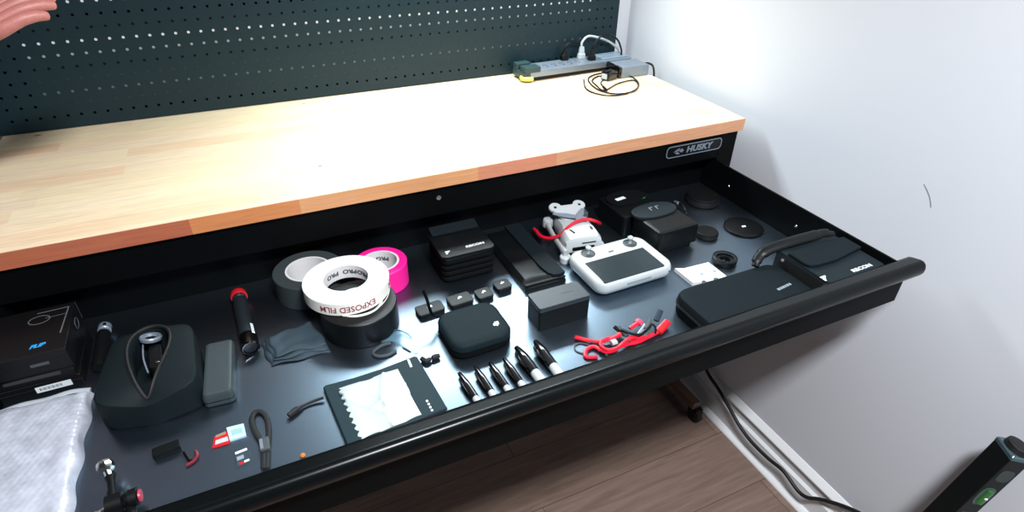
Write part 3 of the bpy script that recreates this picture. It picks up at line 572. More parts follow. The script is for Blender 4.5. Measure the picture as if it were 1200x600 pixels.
bm = bmn(); f4 = loc_pts(cd_, [P(790, 318, Z0), P(800, 315.5, Z0), P(822, 332, Z0), P(811, 335, Z0)]); loft(bm, [[f4[0]+Vector((0, 0, .07)), f4[1]+Vector((0, 0, .07)), f4[2]+Vector((0, 0, .07)), f4[3]+Vector((0, 0, .07))], [f4[0]+Vector((0, 0, .3)), f4[1]+Vector((0, 0, .1)), f4[2]+Vector((0, 0, .1)), f4[3]+Vector((0, 0, .3))]]); O('folded_edge', bm, mat('shaded_card', (205, 203, 200), 0.6), cd_)
bm = bmn()
for q in ((822, 322), (837, 318.5)):
    c = loc_pts(cd_, [P(*q, Z0)])[0]; lathe(bm, [(0.16, 0.055), (0.16, 0.068)], 12, (c.x, c.y, 0))
O('printed_dot', bm, gink, cd_)
# ------------------------------------------------------------------ large soft case and organiser pouch, right front
bc = thing('soft_case', 'large flat black soft case with rounded corners in the right front of the drawer', 'case', (-13.45, -16.3, Z0), 0)
bm = bmn(); slab(bm, 0, 0, 9.55, 4.9, 1.1, [(0, 0.25), (0.1, 0.06), (0.25, 0), (0.8, 0)], 8); O('lower_shell', bm, fab, bc)
bm = bmn(); slab(bm, 0, 0, 9.66, 4.96, 1.12, [(0.78, 0.0), (0.82, -0.03), (0.94, -0.03), (0.98, 0)], 8); O('piping', bm, rubber, bc)
bm = bmn(); slab(bm, 0, 0, 9.6, 4.9, 1.1, [(0.96, 0), (1.35, 0.02), (1.55, 0.12), (1.65, 0.35), (1.68, 0.9)], 8); O('upper_shell', bm, mat('case_cloth_grey', (15, 24, 28), 0.65, spec=0.12, bump=0.3, scale=600), bc)
lt = loc_pts(bc, [P(919, 336, -5.32)])[0]
O('lettering', marks_bm((.2, .16, .2, .14, .2, .16), 0.22, 0.07), gink, bc, (lt.x, lt.y, 1.685), (0, 0, 0.12))
ro_ = thing('organiser_pouch', 'black organiser pouch with front flap and rolled handle, nearest the right wall', 'pouch', (-5.62, -16.2, Z0))
bm = bmn(); slab(bm, 0, 0, 5.85, 5.0, 0.3, rnd(0, 2.65, 0.18), 5); O('pouch_body', bm, mat('slate_cloth', (40, 50, 56)), ro_)
fl = loc_pts(ro_, [P(x, y, -4.15) for x, y in ((924, 297), (932, 303.5), (942, 309.5), (950, 311.5), (958, 311.3), (980, 305), (1011, 289.5), (1013, 286), (1012, 283), (996.5, 275.6), (969, 282))])
bm = bmn(); prism(bm, [(max(-2.9, min(2.88, p.x)), p.y) for p in fl], [(2.64, 0.03), (2.7, 0), (2.86, 0), (2.92, 0.06)]); O('front_flap', bm, fab2, ro_)
bm = bmn(); box(bm, -2.95, -2.85, -2.4, 2.2, 0.5, 2.4, 0.03); O('side_zipper', bm, rubber, ro_)
q = loc_pts(ro_, [P(1010, 314, -4.35), P(967, 326, -4.35)])
O('lettering', text_bm('RECON', 0.44, 0.006, 0.016, 0, lambda v: (v.x*1.35, v.y, v.z)), ink, ro_, (q[0].x, q[0].y, 2.655), (0, 0, 0.02))
O('emblem', recon_logo(0.52), ink, ro_, (q[1].x, q[1].y, 2.645))
hd = loc_pts(ro_, [P(885, 312, -5.2), P(889, 302, -4.8), P(900, 293, -4.4), P(925, 284, -4.05), P(950, 277, -3.9), P(966, 273, -3.85), P(977, 274, -3.95)])
for p in hd: p.x = min(p.x, 2.75)
bm = bmn(); tube(bm, hd, [0.22, 0.3, 0.36, 0.36, 0.36, 0.3, 0.2], 12, 8, flat=(1.25, 0.75)); O('rolled_handle', bm, nylon, ro_)
q = loc_pts(ro_, [P(917, 305, -4.9)])[0]; bm = bmn(); lathe(bm, [(0.1, -0.1), (0.14, 0), (0.1, 0.1)], 12, (q.x, q.y, q.z)); O('zip_pull', bm, silver, ro_)

# ------------------------------------------------------------------ clear window pouch
sl = thing('dry_pouch', 'dark pouch with a clear window over a crumpled white sheet, behind the drawer handle', 'pouch', (-39.3, -14.2, Z0), 0)
bm = bmn(); qd = loc_pts(sl, [P(378, 452, -6.7), P(488, 416, -6.7), P(524, 477, -6.7), P(408, 524, -6.7)])
qd = [(p.x, p.y) for p in qd]
def lerp2(u, v): a = [qd[0][i]*(1-u)+qd[1][i]*u for i in (0, 1)]; b = [qd[3][i]*(1-u)+qd[2][i]*u for i in (0, 1)]; return (a[0]*(1-v)+b[0]*v, a[1]*(1-v)+b[1]*v)
outl = list(reversed([lerp2(u, v) for u, v in ((0, 0.02), (0.02, 0), (0.3, 0.03), (0.6, 0.03), (0.98, 0), (1, 0.02), (1, 0.5), (1, 1), (0.5, 1), (0, 1), (0.0, 0.5))]))
prism(bm, outl, [(0, 0.05), (0.05, 0), (0.22, 0), (0.28, 0.08)]); O('frame', bm, mat('pouch_vinyl', (24, 44, 50), 0.6, spec=0.2, bump=0.2, scale=200), sl)
bm = bmn(); nx, ny = 28, 28; T = []
rr_ = random.Random(3); folds = [((.75, .0), (.55, .45)), ((.0, .1), (.45, .3)), ((.02, .25), (.5, .75)), ((.55, .45), (.5, 1)), ((.3, .6), (1, .35))]
def seg(u, v, a, b):
    dx, dy = b[0]-a[0], b[1]-a[1]; t = max(0, min(1, ((u-a[0])*dx+(v-a[1])*dy)/(dx*dx+dy*dy))); return math.hypot(u-a[0]-t*dx, v-a[1]-t*dy)
for i in range(nx+1):
    row = []
    for j in range(ny+1):
        u, v = i/nx, j/ny; z = 0.34
        e = min(u, 1-u, v, 1-v); z -= 0.06*max(0, 1-e/0.06)
        for a, b in folds: z += 0.10*max(0, 1-seg(u, v, a, b)/0.035)**1.5+0.05*max(0, 1-seg(u, v, a, b)/0.2)
        z += 0.02*math.sin(9*u+3*v)
        uu = 0.13+0.62*u+(0.018*math.sin(j*1.9) if i == 0 else 0); vv = 0.13+0.84*v
        x, y = lerp2(uu, vv); row.append(bm.verts.new((x, y, z)))
    T.append(row)
for i in range(nx):
    for j in range(ny): bm.faces.new((T[i][j], T[i+1][j], T[i+1][j+1], T[i][j+1]))
per = [T[i][0] for i in range(nx)]+[T[nx][j] for j in range(ny)]+[T[i][ny] for i in range(nx, 0, -1)]+[T[0][j] for j in range(ny, 0, -1)]
lowv = [bm.verts.new((v.co.x, v.co.y, 0.25)) for v in per]
for k in range(len(per)): bm.faces.new((per[k], lowv[k], lowv[(k+1) % len(per)], per[(k+1) % len(per)]))
bm.faces.new(lowv)
O('white_sheet', bm, mat('glossy_white_sheet', (178, 190, 190), 0.3, coat=0.3), sl, ang=60)
def strip_mark(root, name, a, b, z, w_, m_):
    p, q_ = loc_pts(root, [P(*a, z), P(*b, z)]); dd = (q_-p).normalized(); n_ = Vector((-dd.y, dd.x, 0))*w_/2
    bm = bmn(); loft(bm, [[p-n_+Vector((0, 0, h)), q_-n_+Vector((0, 0, h)), q_+n_+Vector((0, 0, h)), p+n_+Vector((0, 0, h))] for h in (-0.01, 0.015)]); return O(name, bm, m_, root)
strip_mark(sl, 'white_mark', (478.5, 421.5), (482, 430), -6.71, 0.14, ink)
for k in range(4): strip_mark(sl, 'small_print', (500+k*1.9, 469+k*3.6), (501+k*1.9, 471+k*3.6), -6.71, 0.12, ink)
bm = bmn(); tube(bm, loc_pts(sl, [P(379, 466, -6.78), P(365, 471, -6.85), P(352, 477, -6.85)]), 0.08, 8, 5); tube(bm, loc_pts(sl, [P(354, 476, -6.8), P(346, 481, -6.8), P(338, 487, -6.8)]), [0.1, 0.17, 0.14], 8, 5); O('cord_end', bm, rubber, sl)
bm = bmn(); tube(bm, loc_pts(sl, [P(494, 420, -6.8), P(499, 423, -6.8), P(504, 421, -6.8)]), 0.16, 8, 5); tube(bm, loc_pts(sl, [P(504, 421, -6.8), P(509, 418.5, -6.8), P(515, 416.5, -6.8)]), [0.1, 0.17, 0.15], 8, 5); O('toggle', bm, rubber, sl)

# clear film scraps and a little carabiner behind the pouch
film = mat('clear_film', (120, 165, 185), 0.15)
film.node_tree.nodes['Principled BSDF'].inputs['Alpha'].default_value = 0.25
cf = thing('clear_bag', 'crumpled clear plastic bag scrap between the black tape and the zip case', 'bag', tuple(P(480, 400, Z0)))
bm = bmn(); rng = random.Random(5)
co = loc_pts(cf, [P(x, y, Z0) for x, y in ((438, 399), (452, 388), (470, 390), (490, 388), (512, 392), (506, 402), (494, 408), (488, 416), (474, 408), (458, 400), (446, 402))])
loft(bm, [[(p.x, p.y, 0.01) for p in co], [(p.x*0.99, p.y*0.99, 0.06+0.10*(k % 3)) for k, p in enumerate(co)]], caps=True); O('film_sheet', bm, film, cf)
bm = bmn(); tube(bm, loc_pts(cf, [P(452, 388, -6.8), P(466, 387, -6.75), P(476, 390, -6.8), P(482, 396, -6.9)]), 0.05, 6, 5); O('film_edge', bm, mat('teal_plastic_edge', (40, 70, 84), 0.3), cf)
kb = thing('carabiner', 'small dark wire clip lying behind the clear window pouch', 'clip', tuple(P(452, 409, Z0)))
bm = bmn(); tube(bm, loc_pts(kb, [P(458, 402, -6.9), P(447, 405, -6.9), P(437, 413, -6.9), P(443, 417.5, -6.9), P(455, 416, -6.9), P(464, 411, -6.9)]), 0.11, 8, 5); O('wire', bm, navy, kb)
bm = bmn(); tube(bm, loc_pts(kb, [P(472, 407, -6.95), P(481, 412, -6.95)]), 0.05, 6, 0); O('latch', bm, navy, kb)

# ------------------------------------------------------------------ left part of the drawer
fl_ = thing('flashlight', 'black flashlight with a red end cap lying left of the tape rolls', 'flashlight', tuple(P(280, 346, -6.45)), 0)
fa, fb = P(280, 347, -6.42), P(293, 405, -6.42); ang = math.atan2(fa.y-fb.y, fa.x-fb.x)-PI/2; fl_.location = (fa.x*I, fa.y*I, (Z0+0.58+ZF)*I); fl_.rotation_euler = (0, 0, ang); LF = (fa-fb).length
bm = bmn(); lathe(bm, [(0.4, 0.32), (0.52, 0.28), (0.56, 0.1), (0.56, -0.15), (0.45, -0.2)], 32, axis='y'); O('red_end_cap', bm, redp, fl_)
bm = bmn(); lathe(bm, [(0.42, -0.15), (0.48, -0.25), (0.48, -0.5), (0.44, -0.55), (0.44, -1.0), (0.5, -1.1), (0.5, -LF+2.0), (0.56, -LF+1.6), (0.58, -LF+0.9)], 32, axis='y'); O('barrel', bm, mat('anodised_black', (30, 36, 40), 0.3), fl_)
bm = bmn(); lathe(bm, [(0.575, -LF+0.92), (0.58, -LF+0.4), (0.58, -LF-0.25), (0.5, -LF-0.35), (0.44, -LF-0.34), (0.4, -LF-0.22), (0.1, -LF-0.2)], 32, axis='y'); O('head', bm, gloss, fl_)
def wrapf(v): a = v.y/0.58+0.75; return ((0.583+v.z)*math.sin(a), v.x, (0.583+v.z)*math.cos(a))
O('lettering', marks_bm((.2, .1, .14, .1, .16, .12), 0.2, 0.05, wrapf), ink, fl_, (0, -LF+1.2, 0))
rg = thing('cleaning_cloth', 'dark blue grey cloth folded loosely in front of the tape rolls', 'cloth', tuple(P(345, 410, Z0)))
bm = bmn(); c4 = loc_pts(rg, [P(306, 404, Z0), P(362, 383, Z0), P(387, 413, Z0), P(318, 430, Z0)])
for lay in range(3):
    T = []; n_ = 16; off = Vector((0.12*lay, 0.16*lay, 0)); base = 0.02+lay*0.15
    for i in range(n_+1):
        row = []
        for j in range(n_+1):
            u, v = i/n_, j/n_; p = (c4[0]*(1-u)+c4[1]*u)*(1-v)+(c4[3]*(1-u)+c4[2]*u)*v
            e = min(u, 1-u, v, 1-v); z = base+0.10*min(1, e*8)+0.09*math.sin(u*7+v*3+lay)*min(1, e*6)+0.05*math.sin(v*13+u*4)*v
            p = p*(1-0.06*lay)+off+Vector((0.07*math.sin(v*9+lay), 0.1*math.sin(u*10+lay*2), 0)); row.append(bm.verts.new((p.x, p.y, max(0.005+0.1*lay, z))))
        T.append(row)
    for i in range(n_):
        for j in range(n_): bm.faces.new((T[i][j], T[i+1][j], T[i+1][j+1], T[i][j+1]))
cl_ = O('folded_sheet', bm, mat('blue_grey_cloth', (40, 58, 68), 0.75, bump=0.4, scale=900), rg, ang=80)
so = cl_.modifiers.new('s', 'SOLIDIFY'); so.thickness = 0.05*I; so.offset = 1
gc = thing('grey_case', 'narrow upright grey case with rounded top, between camera bag and flashlight', 'case', (-47.95, -8.1, Z0), math.radians(-4))
bm = bmn(); slab(bm, 0, 0, 1.75, 4.95, 0.3, [(0, 0.1), (0.08, 0.02), (0.4, 0), (0.75, 0.02), (0.95, 0.12), (1.02, 0.3)], 6); O('case_shell', bm, mat('slate_plastic', (46, 57, 60), 0.55), gc)
bm = bmn(); slab(bm, 0, 0, 1.77, 4.97, 0.3, [(0.38, 0.0), (0.42, 0.0)], 6); O('seam', bm, blk, gc)
# open camera bag
cb = thing('camera_bag', 'open black camera bag with its zip mouth spread wide', 'bag', (-51.35, -7.4, Z0), math.radians(-3))
def bag_out(a, s): 
    x, y = math.cos(a), math.sin(a); p = 7; k = (abs(x)**p+abs(y)**p)**(-1/p); return (x*k*(2.5-0.25*y*k)*s, y*k*2.85-0.45*max(0, -y)*(1-abs(x*k))**1.0)
def bag_lens(a, w_, l):
    x, y = math.cos(a), math.sin(a); return (w_*1.15*x*(1+0.55*y), l*y)
rings = []; n_ = 48; A_ = [2*PI*k/n_ for k in range(n_)]
def bdip(a, k): return k*max(0, -math.sin(a))**4
def mixr(a, t): o_, l_ = bag_out(a, 1), bag_lens(a, 0.85, 2.7); return (o_[0]*t+l_[0]*(1-t), o_[1]*t+l_[1]*(1-t))
for t_, z, k in ((0.93, 0, 0), (1.0, 0.18, 0), (1.0, 1.5, 0.2), (0.98, 2.1, 0.5), (0.92, 2.28, 0.7), (0.5, 2.42, 0.8), (0.12, 2.55, 0.9), (0.0, 2.5, 0.9), (-0.03, 1.6, 0.4)):
    rings.append([(*mixr(a, t_), z-bdip(a, k)) for a in A_])
rings.append([(*bag_lens(a, 0.95, 2.5), 0.45) for a in A_])
bm = bmn(); loft(bm, rings); O('bag_body', bm, mat('bag_nylon', (14, 24, 27), 0.65, spec=0.15, bump=0.3, scale=500, var=0.08), cb, ang=75)
lip = [(*mixr(a, 0.04), 2.58-bdip(a, 0.9)) for a in A_]
bm = bmn(); tube(bm, lip+[lip[0]], 0.1, 8, 2); O('zipper', bm, rubber, cb)
pc = thing('pocket_camera', 'pocket camera with a pale ring lens resting inside the open camera bag', 'camera', (-51.2, -7.1, Z0+0.5), math.radians(4))
bm = bmn(); slab(bm, 0.1, 0.25, 0.8, 2.3, 0.3, rnd(0.02, 1.5, 0.15)); O('camera_body', bm, blkmat, pc)
bm = bmn(); ringlathe(bm, [(0.45, 0), (0.6, 0.05), (0.62, 0.22), (0.56, 0.3), (0.42, 0.28), (0.36, 0.1)], 36); O('lens_ring', bm, silver, pc, (-0.05, 1.75, 1.55), (-0.25, 0.2, 0))
bm = bmn(); lathe(bm, [(0.37, 0), (0.37, 0.12), (0.2, 0.2)], 24); O('lens_glass', bm, gloss, pc, (-0.05, 1.75, 1.55), (-0.25, 0.2, 0))
bm = bmn(); tube(bm, [(-0.5, 1.5, 1.55), (-0.5, 0.2, 1.6), (-0.42, -0.6, 1.5), (-0.34, -1.1, 1.4)], 0.05, 6, 5); O('wire_edge', bm, silver, pc)
bm = bmn(); lathe(bm, [(0.09, 0), (0.1, 0.05), (0.04, 0.08)], 12, (0.2, -0.5, 1.48)); O('button', bm, chrome, pc)
# black tube with a metal tip
tu = thing('slim_torch', 'slim black torch with a metal tip between the box stack and the camera bag', 'flashlight', (-54.75, -0.6, Z0+0.42))
bm = bmn(); lathe(bm, [(0.36, -0.45), (0.4, -0.6), (0.4, -3.8), (0.34, -4.0), (0.2, -4.02)], 24, axis='y'); O('barrel', bm, blkmat, tu)
bm = bmn(); lathe(bm, [(0.2, 0.36), (0.36, 0.34), (0.4, 0.25), (0.4, -0.2), (0.34, -0.25), (0.34, -0.44)], 24, axis='y'); O('metal_tip', bm, silver, tu)
bm = bmn(); box(bm, 0.0, 0.2, -0.1, 0.15, 0.34, 0.42, 0.03); O('switch', bm, blk, tu)
# stack of product boxes
boxes = [(0.0, 0.95, -57.55, -3.2, 4.1, 4.5, 0.01, 'black product box at the bottom of the stack, with a white barcode label'), (0.95, 1.85, -57.55, -3.15, 3.95, 4.6, -0.02, 'plain black product box in the middle of the stack'), (1.85, 3.2, -57.5, -3.3, 4.05, 4.75, 0.015, 'black product box on top of the stack, with a blue printed name')]
boxm = mat('black_card_box', (9, 10, 12), 0.45, spec=0.3); bedge = mat('box_print_grey', (64, 68, 70), 0.5)
for i, (z0, z1, x, y, w_, d_, rz, lb) in enumerate(boxes):
    t = thing('product_box', lb, 'box', (x, y, Z0+z0), rz, 'stacked product boxes')
    h = z1-z0-0.005
    bm = bmn(); slab(bm, 0, 0, w_, d_, 0.04, [(0, 0.02), (0.02, 0), (h*0.62, 0), (h*0.64, 0.02), (h*0.66, 0), (h-0.02, 0), (h, 0.02)], 2); O('carton', bm, boxm, t)
    if i == 0:
        bm = bmn(); box(bm, -0.3, 1.5, -d_/2-0.012, -d_/2+0.005, 0.3, 0.72); lb_ = O('barcode_label', bm, ink, t)
        bm = bmn()
        for k in range(16): box(bm, -0.1+k*0.07, -0.1+k*0.07+0.02+0.02*(k % 3 == 0), -d_/2-0.02, -d_/2-0.01, 0.42, 0.62)
        O('barcode', bm, blk, lb_)
    if i == 1:
        bm = bmn(); box(bm, -1.5, 1.3, -d_/2-0.01, -d_/2+0.005, 0.35, 0.6); O('grey_print', bm, mat('dark_print', (48, 52, 54), 0.5), t)
    if i == 2:
        O('blue_lettering', text_bm('FLIP', 0.42, 0.005, 0.022, 0.3), mat('blue_ink', (30, 150, 215), 0.5), t, (0.55, -1.55, h+0.003), (0, 0, 0.05))
        bm = bmn(); box(bm, 0.1, 1.0, -d_/2-0.01, -d_/2+0.005, 0.5, 0.7); O('grey_print', bm, bedge, t)
        bm = bmn(); z = h-0.003
        tube(bm, [(0.1, 1.9, z), (1.75, 1.95, z)], 0.045, 6, 0, flat=(1, .3)); tube(bm, [(1.75, 1.95, z), (1.6, -0.75, z)], 0.045, 6, 0, flat=(1, .3)); tube(bm, [(0.6, 1.2, z), (1.7, 1.25, z)], 0.03, 6, 0, flat=(1, .3))
        el = [(0.3+0.55*math.cos(a), 1.15+0.42*math.sin(a), z) for a in [2*PI*k/20 for k in range(21)]]; tube(bm, el, 0.04, 6, 0, flat=(1, .3)); O('printed_drawing', bm, mat('box_print_pale', (84, 88, 90), 0.4), t)
        bm = bmn(); el = [(w_/2-0.002, 1.0+0.4*math.cos(a), 0.62+0.32*math.sin(a)) for a in [2*PI*k/20 for k in range(21)]]; tube(bm, el, 0.035, 6, 0); O('side_emblem', bm, bedge, t)
        bm = bmn(); box(bm, w_/2-0.01, w_/2+0.008, d_/2-0.05, d_/2+0.008, 0.05, h-0.03); O('pale_edge', bm, bedge, t)  # paler strip up the back right corner
# bubble wrap mailer
bw = thing('bubble_wrap', 'pale bubble wrap parcel in the front left corner of the drawer', 'bubble wrap', (-57.2, -12.4, Z0))
bm = bmn(); nx, ny = 48, 110; x0, x1, y0, y1 = -2.4, 2.3, -6.2, 6.0
T = []
for i in range(nx+1):
    row = []
    for j in range(ny+1):
        u, v = i/nx, j/ny; x = x0+(x1-x0)*u; y = y0+(y1-y0)*v
        e = min((x1-x), (x-x0)+0.6, (y1-y), y-y0); f = min(1, e/0.75); f = math.sqrt(max(0, 1-(1-f)**2))
        z = 0.06+0.68*f+0.06*math.sin(x*1.3)*math.sin(y*0.7)
        hx_, hy_ = x/0.38, y/0.34; hx_ += 0.5*(int(math.floor(hy_)) % 2); fx, fy = hx_-math.floor(hx_)-0.5, hy_-math.floor(hy_)-0.5
        z += 0.035*max(0, 1-(fx*fx+fy*fy)/0.16)*(0.4+0.6*f)
        x_ = x+0.10*math.sin(y*2.1)*(u > 0.97)-0.35*(1-v)*u*0.6; row.append(bm.verts.new((x_, y+0.1*math.sin(x*2.6)*(v > 0.97), z)))
    T.append(row)
for i in range(nx):
    for j in range(ny): bm.faces.new((T[i][j], T[i+1][j], T[i+1][j+1], T[i][j+1]))
per = [T[i][0] for i in range(nx)]+[T[nx][j] for j in range(ny)]+[T[i][ny] for i in range(nx, 0, -1)]+[T[0][j] for j in range(ny, 0, -1)]
lowv = [bm.verts.new((v.co.x, v.co.y, 0.0)) for v in per]
for k in range(len(per)): bm.faces.new((per[k], lowv[k], lowv[(k+1) % len(per)], per[(k+1) % len(per)]))
bm.faces.new(lowv)
bwm = mat('bubble_film', (168, 173, 184), 0.28, bump=0.3, scale=45, var=0.2, coat=0.3)
O('bubble_sheet', bm, bwm, bw, ang=80)
bm = bmn(); tube(bm, [(-2.3, 5.9, 0.42), (-1.2, 6.0, 0.5), (0, 5.95, 0.46), (1.2, 6.02, 0.5), (2.2, 5.9, 0.4)], 0.16, 8, 5, flat=(1, .7)); O('sealed_edge', bm, mat('clear_tape', (170, 178, 186), 0.12, coat=0.8), bw)
# memory cards, strap, small dark bits
def quad_thing(name, lbl, cat, corners, h, m_, group=None):
    c0 = sum((P(*q, Z0) for q in corners), Vector())/4; t = thing(name, lbl, cat, (c0.x, c0.y, Z0), 0, group)
    q = loc_pts(t, [P(*c, Z0) for c in corners]); bm = bmn(); loft(bm, [[(p.x, p.y, z) for p in q] for z in (0.005, h)]); O('card_body', bm, m_, t); return t
def onquad(t, corners, u0, u1, v0, v1, h, name, m_):
    def L_(u, v): a = Vector(corners[0])*(1-u)+Vector(corners[1])*u; b = Vector(corners[3])*(1-u)+Vector(corners[2])*u; return a*(1-v)+b*v
    q = loc_pts(t, [P(*L_(u, v), Z0) for u, v in ((u0, v0), (u1, v0), (u1, v1), (u0, v1))]); bm = bmn(); loft(bm, [[(p.x, p.y, z) for p in q] for z in (h-0.01, h+0.012)]); O(name, bm, m_, t)
k1 = [(266, 503), (286, 498), (289, 512), (270, 518)]
t = quad_thing('memory_card', 'memory card with a pale silver label, overlapping a red one', 'memory card', k1, 0.14, mat('pale_label', (176, 204, 214), 0.3), 'memory cards'); onquad(t, k1, .2, .85, .3, .7, 0.14, 'printed_label', mat('pale_green_label', (140, 180, 180), 0.4))
k2 = [(252, 512), (266, 506), (270, 520), (249, 526)]
t = quad_thing('memory_card', 'red and white memory card beside the silver labelled one', 'memory card', k2, 0.08, redp, 'memory cards'); onquad(t, k2, .15, .95, .45, .8, 0.08, 'white_label', white); onquad(t, k2, .1, .9, 0, .2, 0.08, 'gold_contacts', mat('gold_contacts', (190, 170, 140), 0.3, metal=0.6))
k3 = [(275, 531), (290, 525), (295, 541), (278, 548)]
t = quad_thing('memory_card', 'dark memory card with a small red stripe, nearest the drawer handle', 'memory card', k3, 0.09, mat('dark_card', (46, 62, 70), 0.4), 'memory cards'); onquad(t, k3, .05, .95, .05, .2, 0.09, 'white_line', ink); onquad(t, k3, .1, .6, .4, .65, 0.09, 'grey_print', gink); onquad(t, k3, .2, .55, .84, .98, 0.09, 'red_stripe', redp); onquad(t, k3, .55, .9, .82, .95, 0.09, 'white_stripe', ink)
ws = thing('wrist_strap', 'black braided wrist strap loop lying beside the memory cards', 'strap', tuple(P(306, 515, Z0)))
bm = bmn(); tube(bm, loc_pts(ws, [P(x, y, Z0+0.12) for x, y in ((309, 549), (309, 530), (306, 518), (299, 505), (295, 492), (299, 483), (307, 483), (313, 491), (315, 505), (314, 520), (313, 549))]), 0.12, 8, 6, flat=(1.3, 0.8)); O('cord', bm, mat('strap_cord', (16, 20, 22), 0.6), ws)
p_ = loc_pts(ws, [P(311, 524, Z0)])[0]; bm = bmn(); box(bm, p_.x-0.26, p_.x+0.26, p_.y-0.45, p_.y+0.45, 0.0, 0.34, 0.06); O('clasp', bm, navy, ws)
bm = bmn(); box(bm, p_.x-0.22, p_.x-0.06, p_.y-0.35, p_.y+0.35, 0.33, 0.36); O('metal_plate', bm, silver, ws)
sb = thing('small_block', 'small black plastic block in front of the camera bag', 'block', tuple(P(197, 530, Z0)), 0.1)
bm = bmn(); slab(bm, 0, 0, 1.35, 0.6, 0.1, rnd(0, 0.42, 0.06)); O('block_body', bm, blkmat, sb)
bm = bmn(); slab(bm, 0, 0, 1.37, 0.62, 0.1, [(0.2, 0), (0.23, 0)]); O('seam', bm, blk, sb)
rt = thing('red_clip', 'tiny dark red clip beside the small black block', 'clip', tuple(P(225, 541, Z0)), 0.3)
bm = bmn(); tube(bm, [(-0.3, -0.15, 0.1), (0.1, -0.1, 0.1), (0.35, 0.15, 0.12), (0.35, 0.45, 0.12)], 0.09, 8, 5); O('red_arm', bm, mat('dark_red_plastic', (110, 26, 40), 0.4), rt)
bm = bmn(); tube(bm, [(-0.05, 0.0, 0.1), (-0.1, 0.8, 0.1)], 0.1, 8, 0); O('black_arm', bm, blk, rt)
tc_ = tag(O('orange_crumb', (lambda b_: (lathe(b_, [(0.05, 0), (0.15, 0.04), (0.1, 0.12), (0.03, 0.14)], 10), b_)[1])(bmn()), mat('orange_plastic', (190, 110, 40), 0.5), None, tuple(P(355, 534, Z0))), 'tiny orange plug tip lying by the handle rail left of the clear pouch', 'plug tip')
# action camera mount with thumb screw
am = thing('camera_mount', 'black jointed camera mount with a chrome thumb screw in the front left of the drawer', 'camera mount', tuple(P(133, 580, Z0)), 0)
def LP(x, y, z): return loc_pts(am, [P(x, y, z)])[0]
a_, b_ = LP(122, 543, -6.0), LP(126, 553, -6.1)
bm = bmn(); dd = (b_-a_).normalized(); R_ = dd.to_track_quat('Z', 'Y').to_matrix().to_4x4(); tmp = bmn(); lathe(tmp, [(0.16, -0.1), (0.36, 0.0), (0.42, 0.3), (0.36, 0.48), (0.18, 0.55), (0.18, 0.85)], 9); merge(bm, tmp, Matrix.Translation(a_) @ R_); O('thumb_screw', bm, chrome, am)
bm = bmn(); tube(bm, [LP(129, 556, -6.25), LP(131, 570, -6.3), LP(132, 584, -6.4)], [0.26, 0.2, 0.24], 10, 4); O('arm', bm, blkmat, am)
c_ = LP(135, 590, -6.5); bm = bmn(); lathe(bm, [(0.3, -0.4), (0.48, -0.35), (0.48, 0.35), (0.3, 0.4)], 20, (c_.x, c_.y, c_.z), 'x'); O('joint', bm, blkmat, am)
bm = bmn(); tube(bm, [c_, LP(145, 588, -6.4), LP(153, 583, -6.3)], [0.25, 0.28, 0.36], 10, 4); O('arm', bm, blkmat, am)
c2 = LP(156, 583, -6.3); bm = bmn(); lathe(bm, [(0.3, -0.2), (0.44, -0.15), (0.44, 0.2), (0.3, 0.25)], 20, (c2.x, c2.y, c2.z), 'x'); j = O('joint', bm, blkmat, am)
bm = bmn(); lathe(bm, [(0.26, 0.25), (0.32, 0.27), (0.3, 0.36), (0.1, 0.38)], 20, (c2.x, c2.y, c2.z), 'x'); O('red_ring', bm, mat('dark_pink_red', (170, 40, 64), 0.4), j)
bm = bmn(); tube(bm, [LP(153, 590, -6.6), LP(155, 605, -6.6)], 0.24, 10, 0); O('arm', bm, blkmat, am)
c3 = LP(114, 602, -6.3); bm = bmn(); lathe(bm, [(0.1, 0), (0.2, 0.06), (0.18, 0.2), (0.05, 0.25)], 12, (c3.x, c3.y, c3.z-0.1)); tube(bm, [c3+Vector((0, 0, -.1)), c_], 0.14, 8, 0); O('side_screw', bm, chrome, am)

# ------------------------------------------------------------------ floor cable and spirit level by the wall
cdp = [onx(826, 430, 0.55), onx(836, 448, 0.6)]
pts = [(0.45, 2.0, -31.5), (0.5, -1.2, -31.9)]
cbl = thing('floor_cable', 'black power cable trailing along the white baseboard', 'cable', (0.4, -12, -37))
raw = [onx(829, 436, 0.75), onx(842, 456, 0.75), onx(856, 480, 0.7), onx(866, 498, 0.62), onx(880, 517, 0.6), onx(900, 537, 0.6), onx(918, 552, 0.62), onx(935, 575, 0.6), onx(946, 583, 0.62), onx(960, 585, 0.9), onx(985, 592, 1.1), onx(1010, 603, 1.12), onx(1030, 618, 1.1)]
back = [raw[0]+Vector((-0.1, 6, 6)), raw[0]+Vector((-.05, 2, 2.2))]
bm = bmn(); tube(bm, loc_pts(cbl, back+raw), 0.2, 8, 6); O('cord', bm, rubber, cbl)

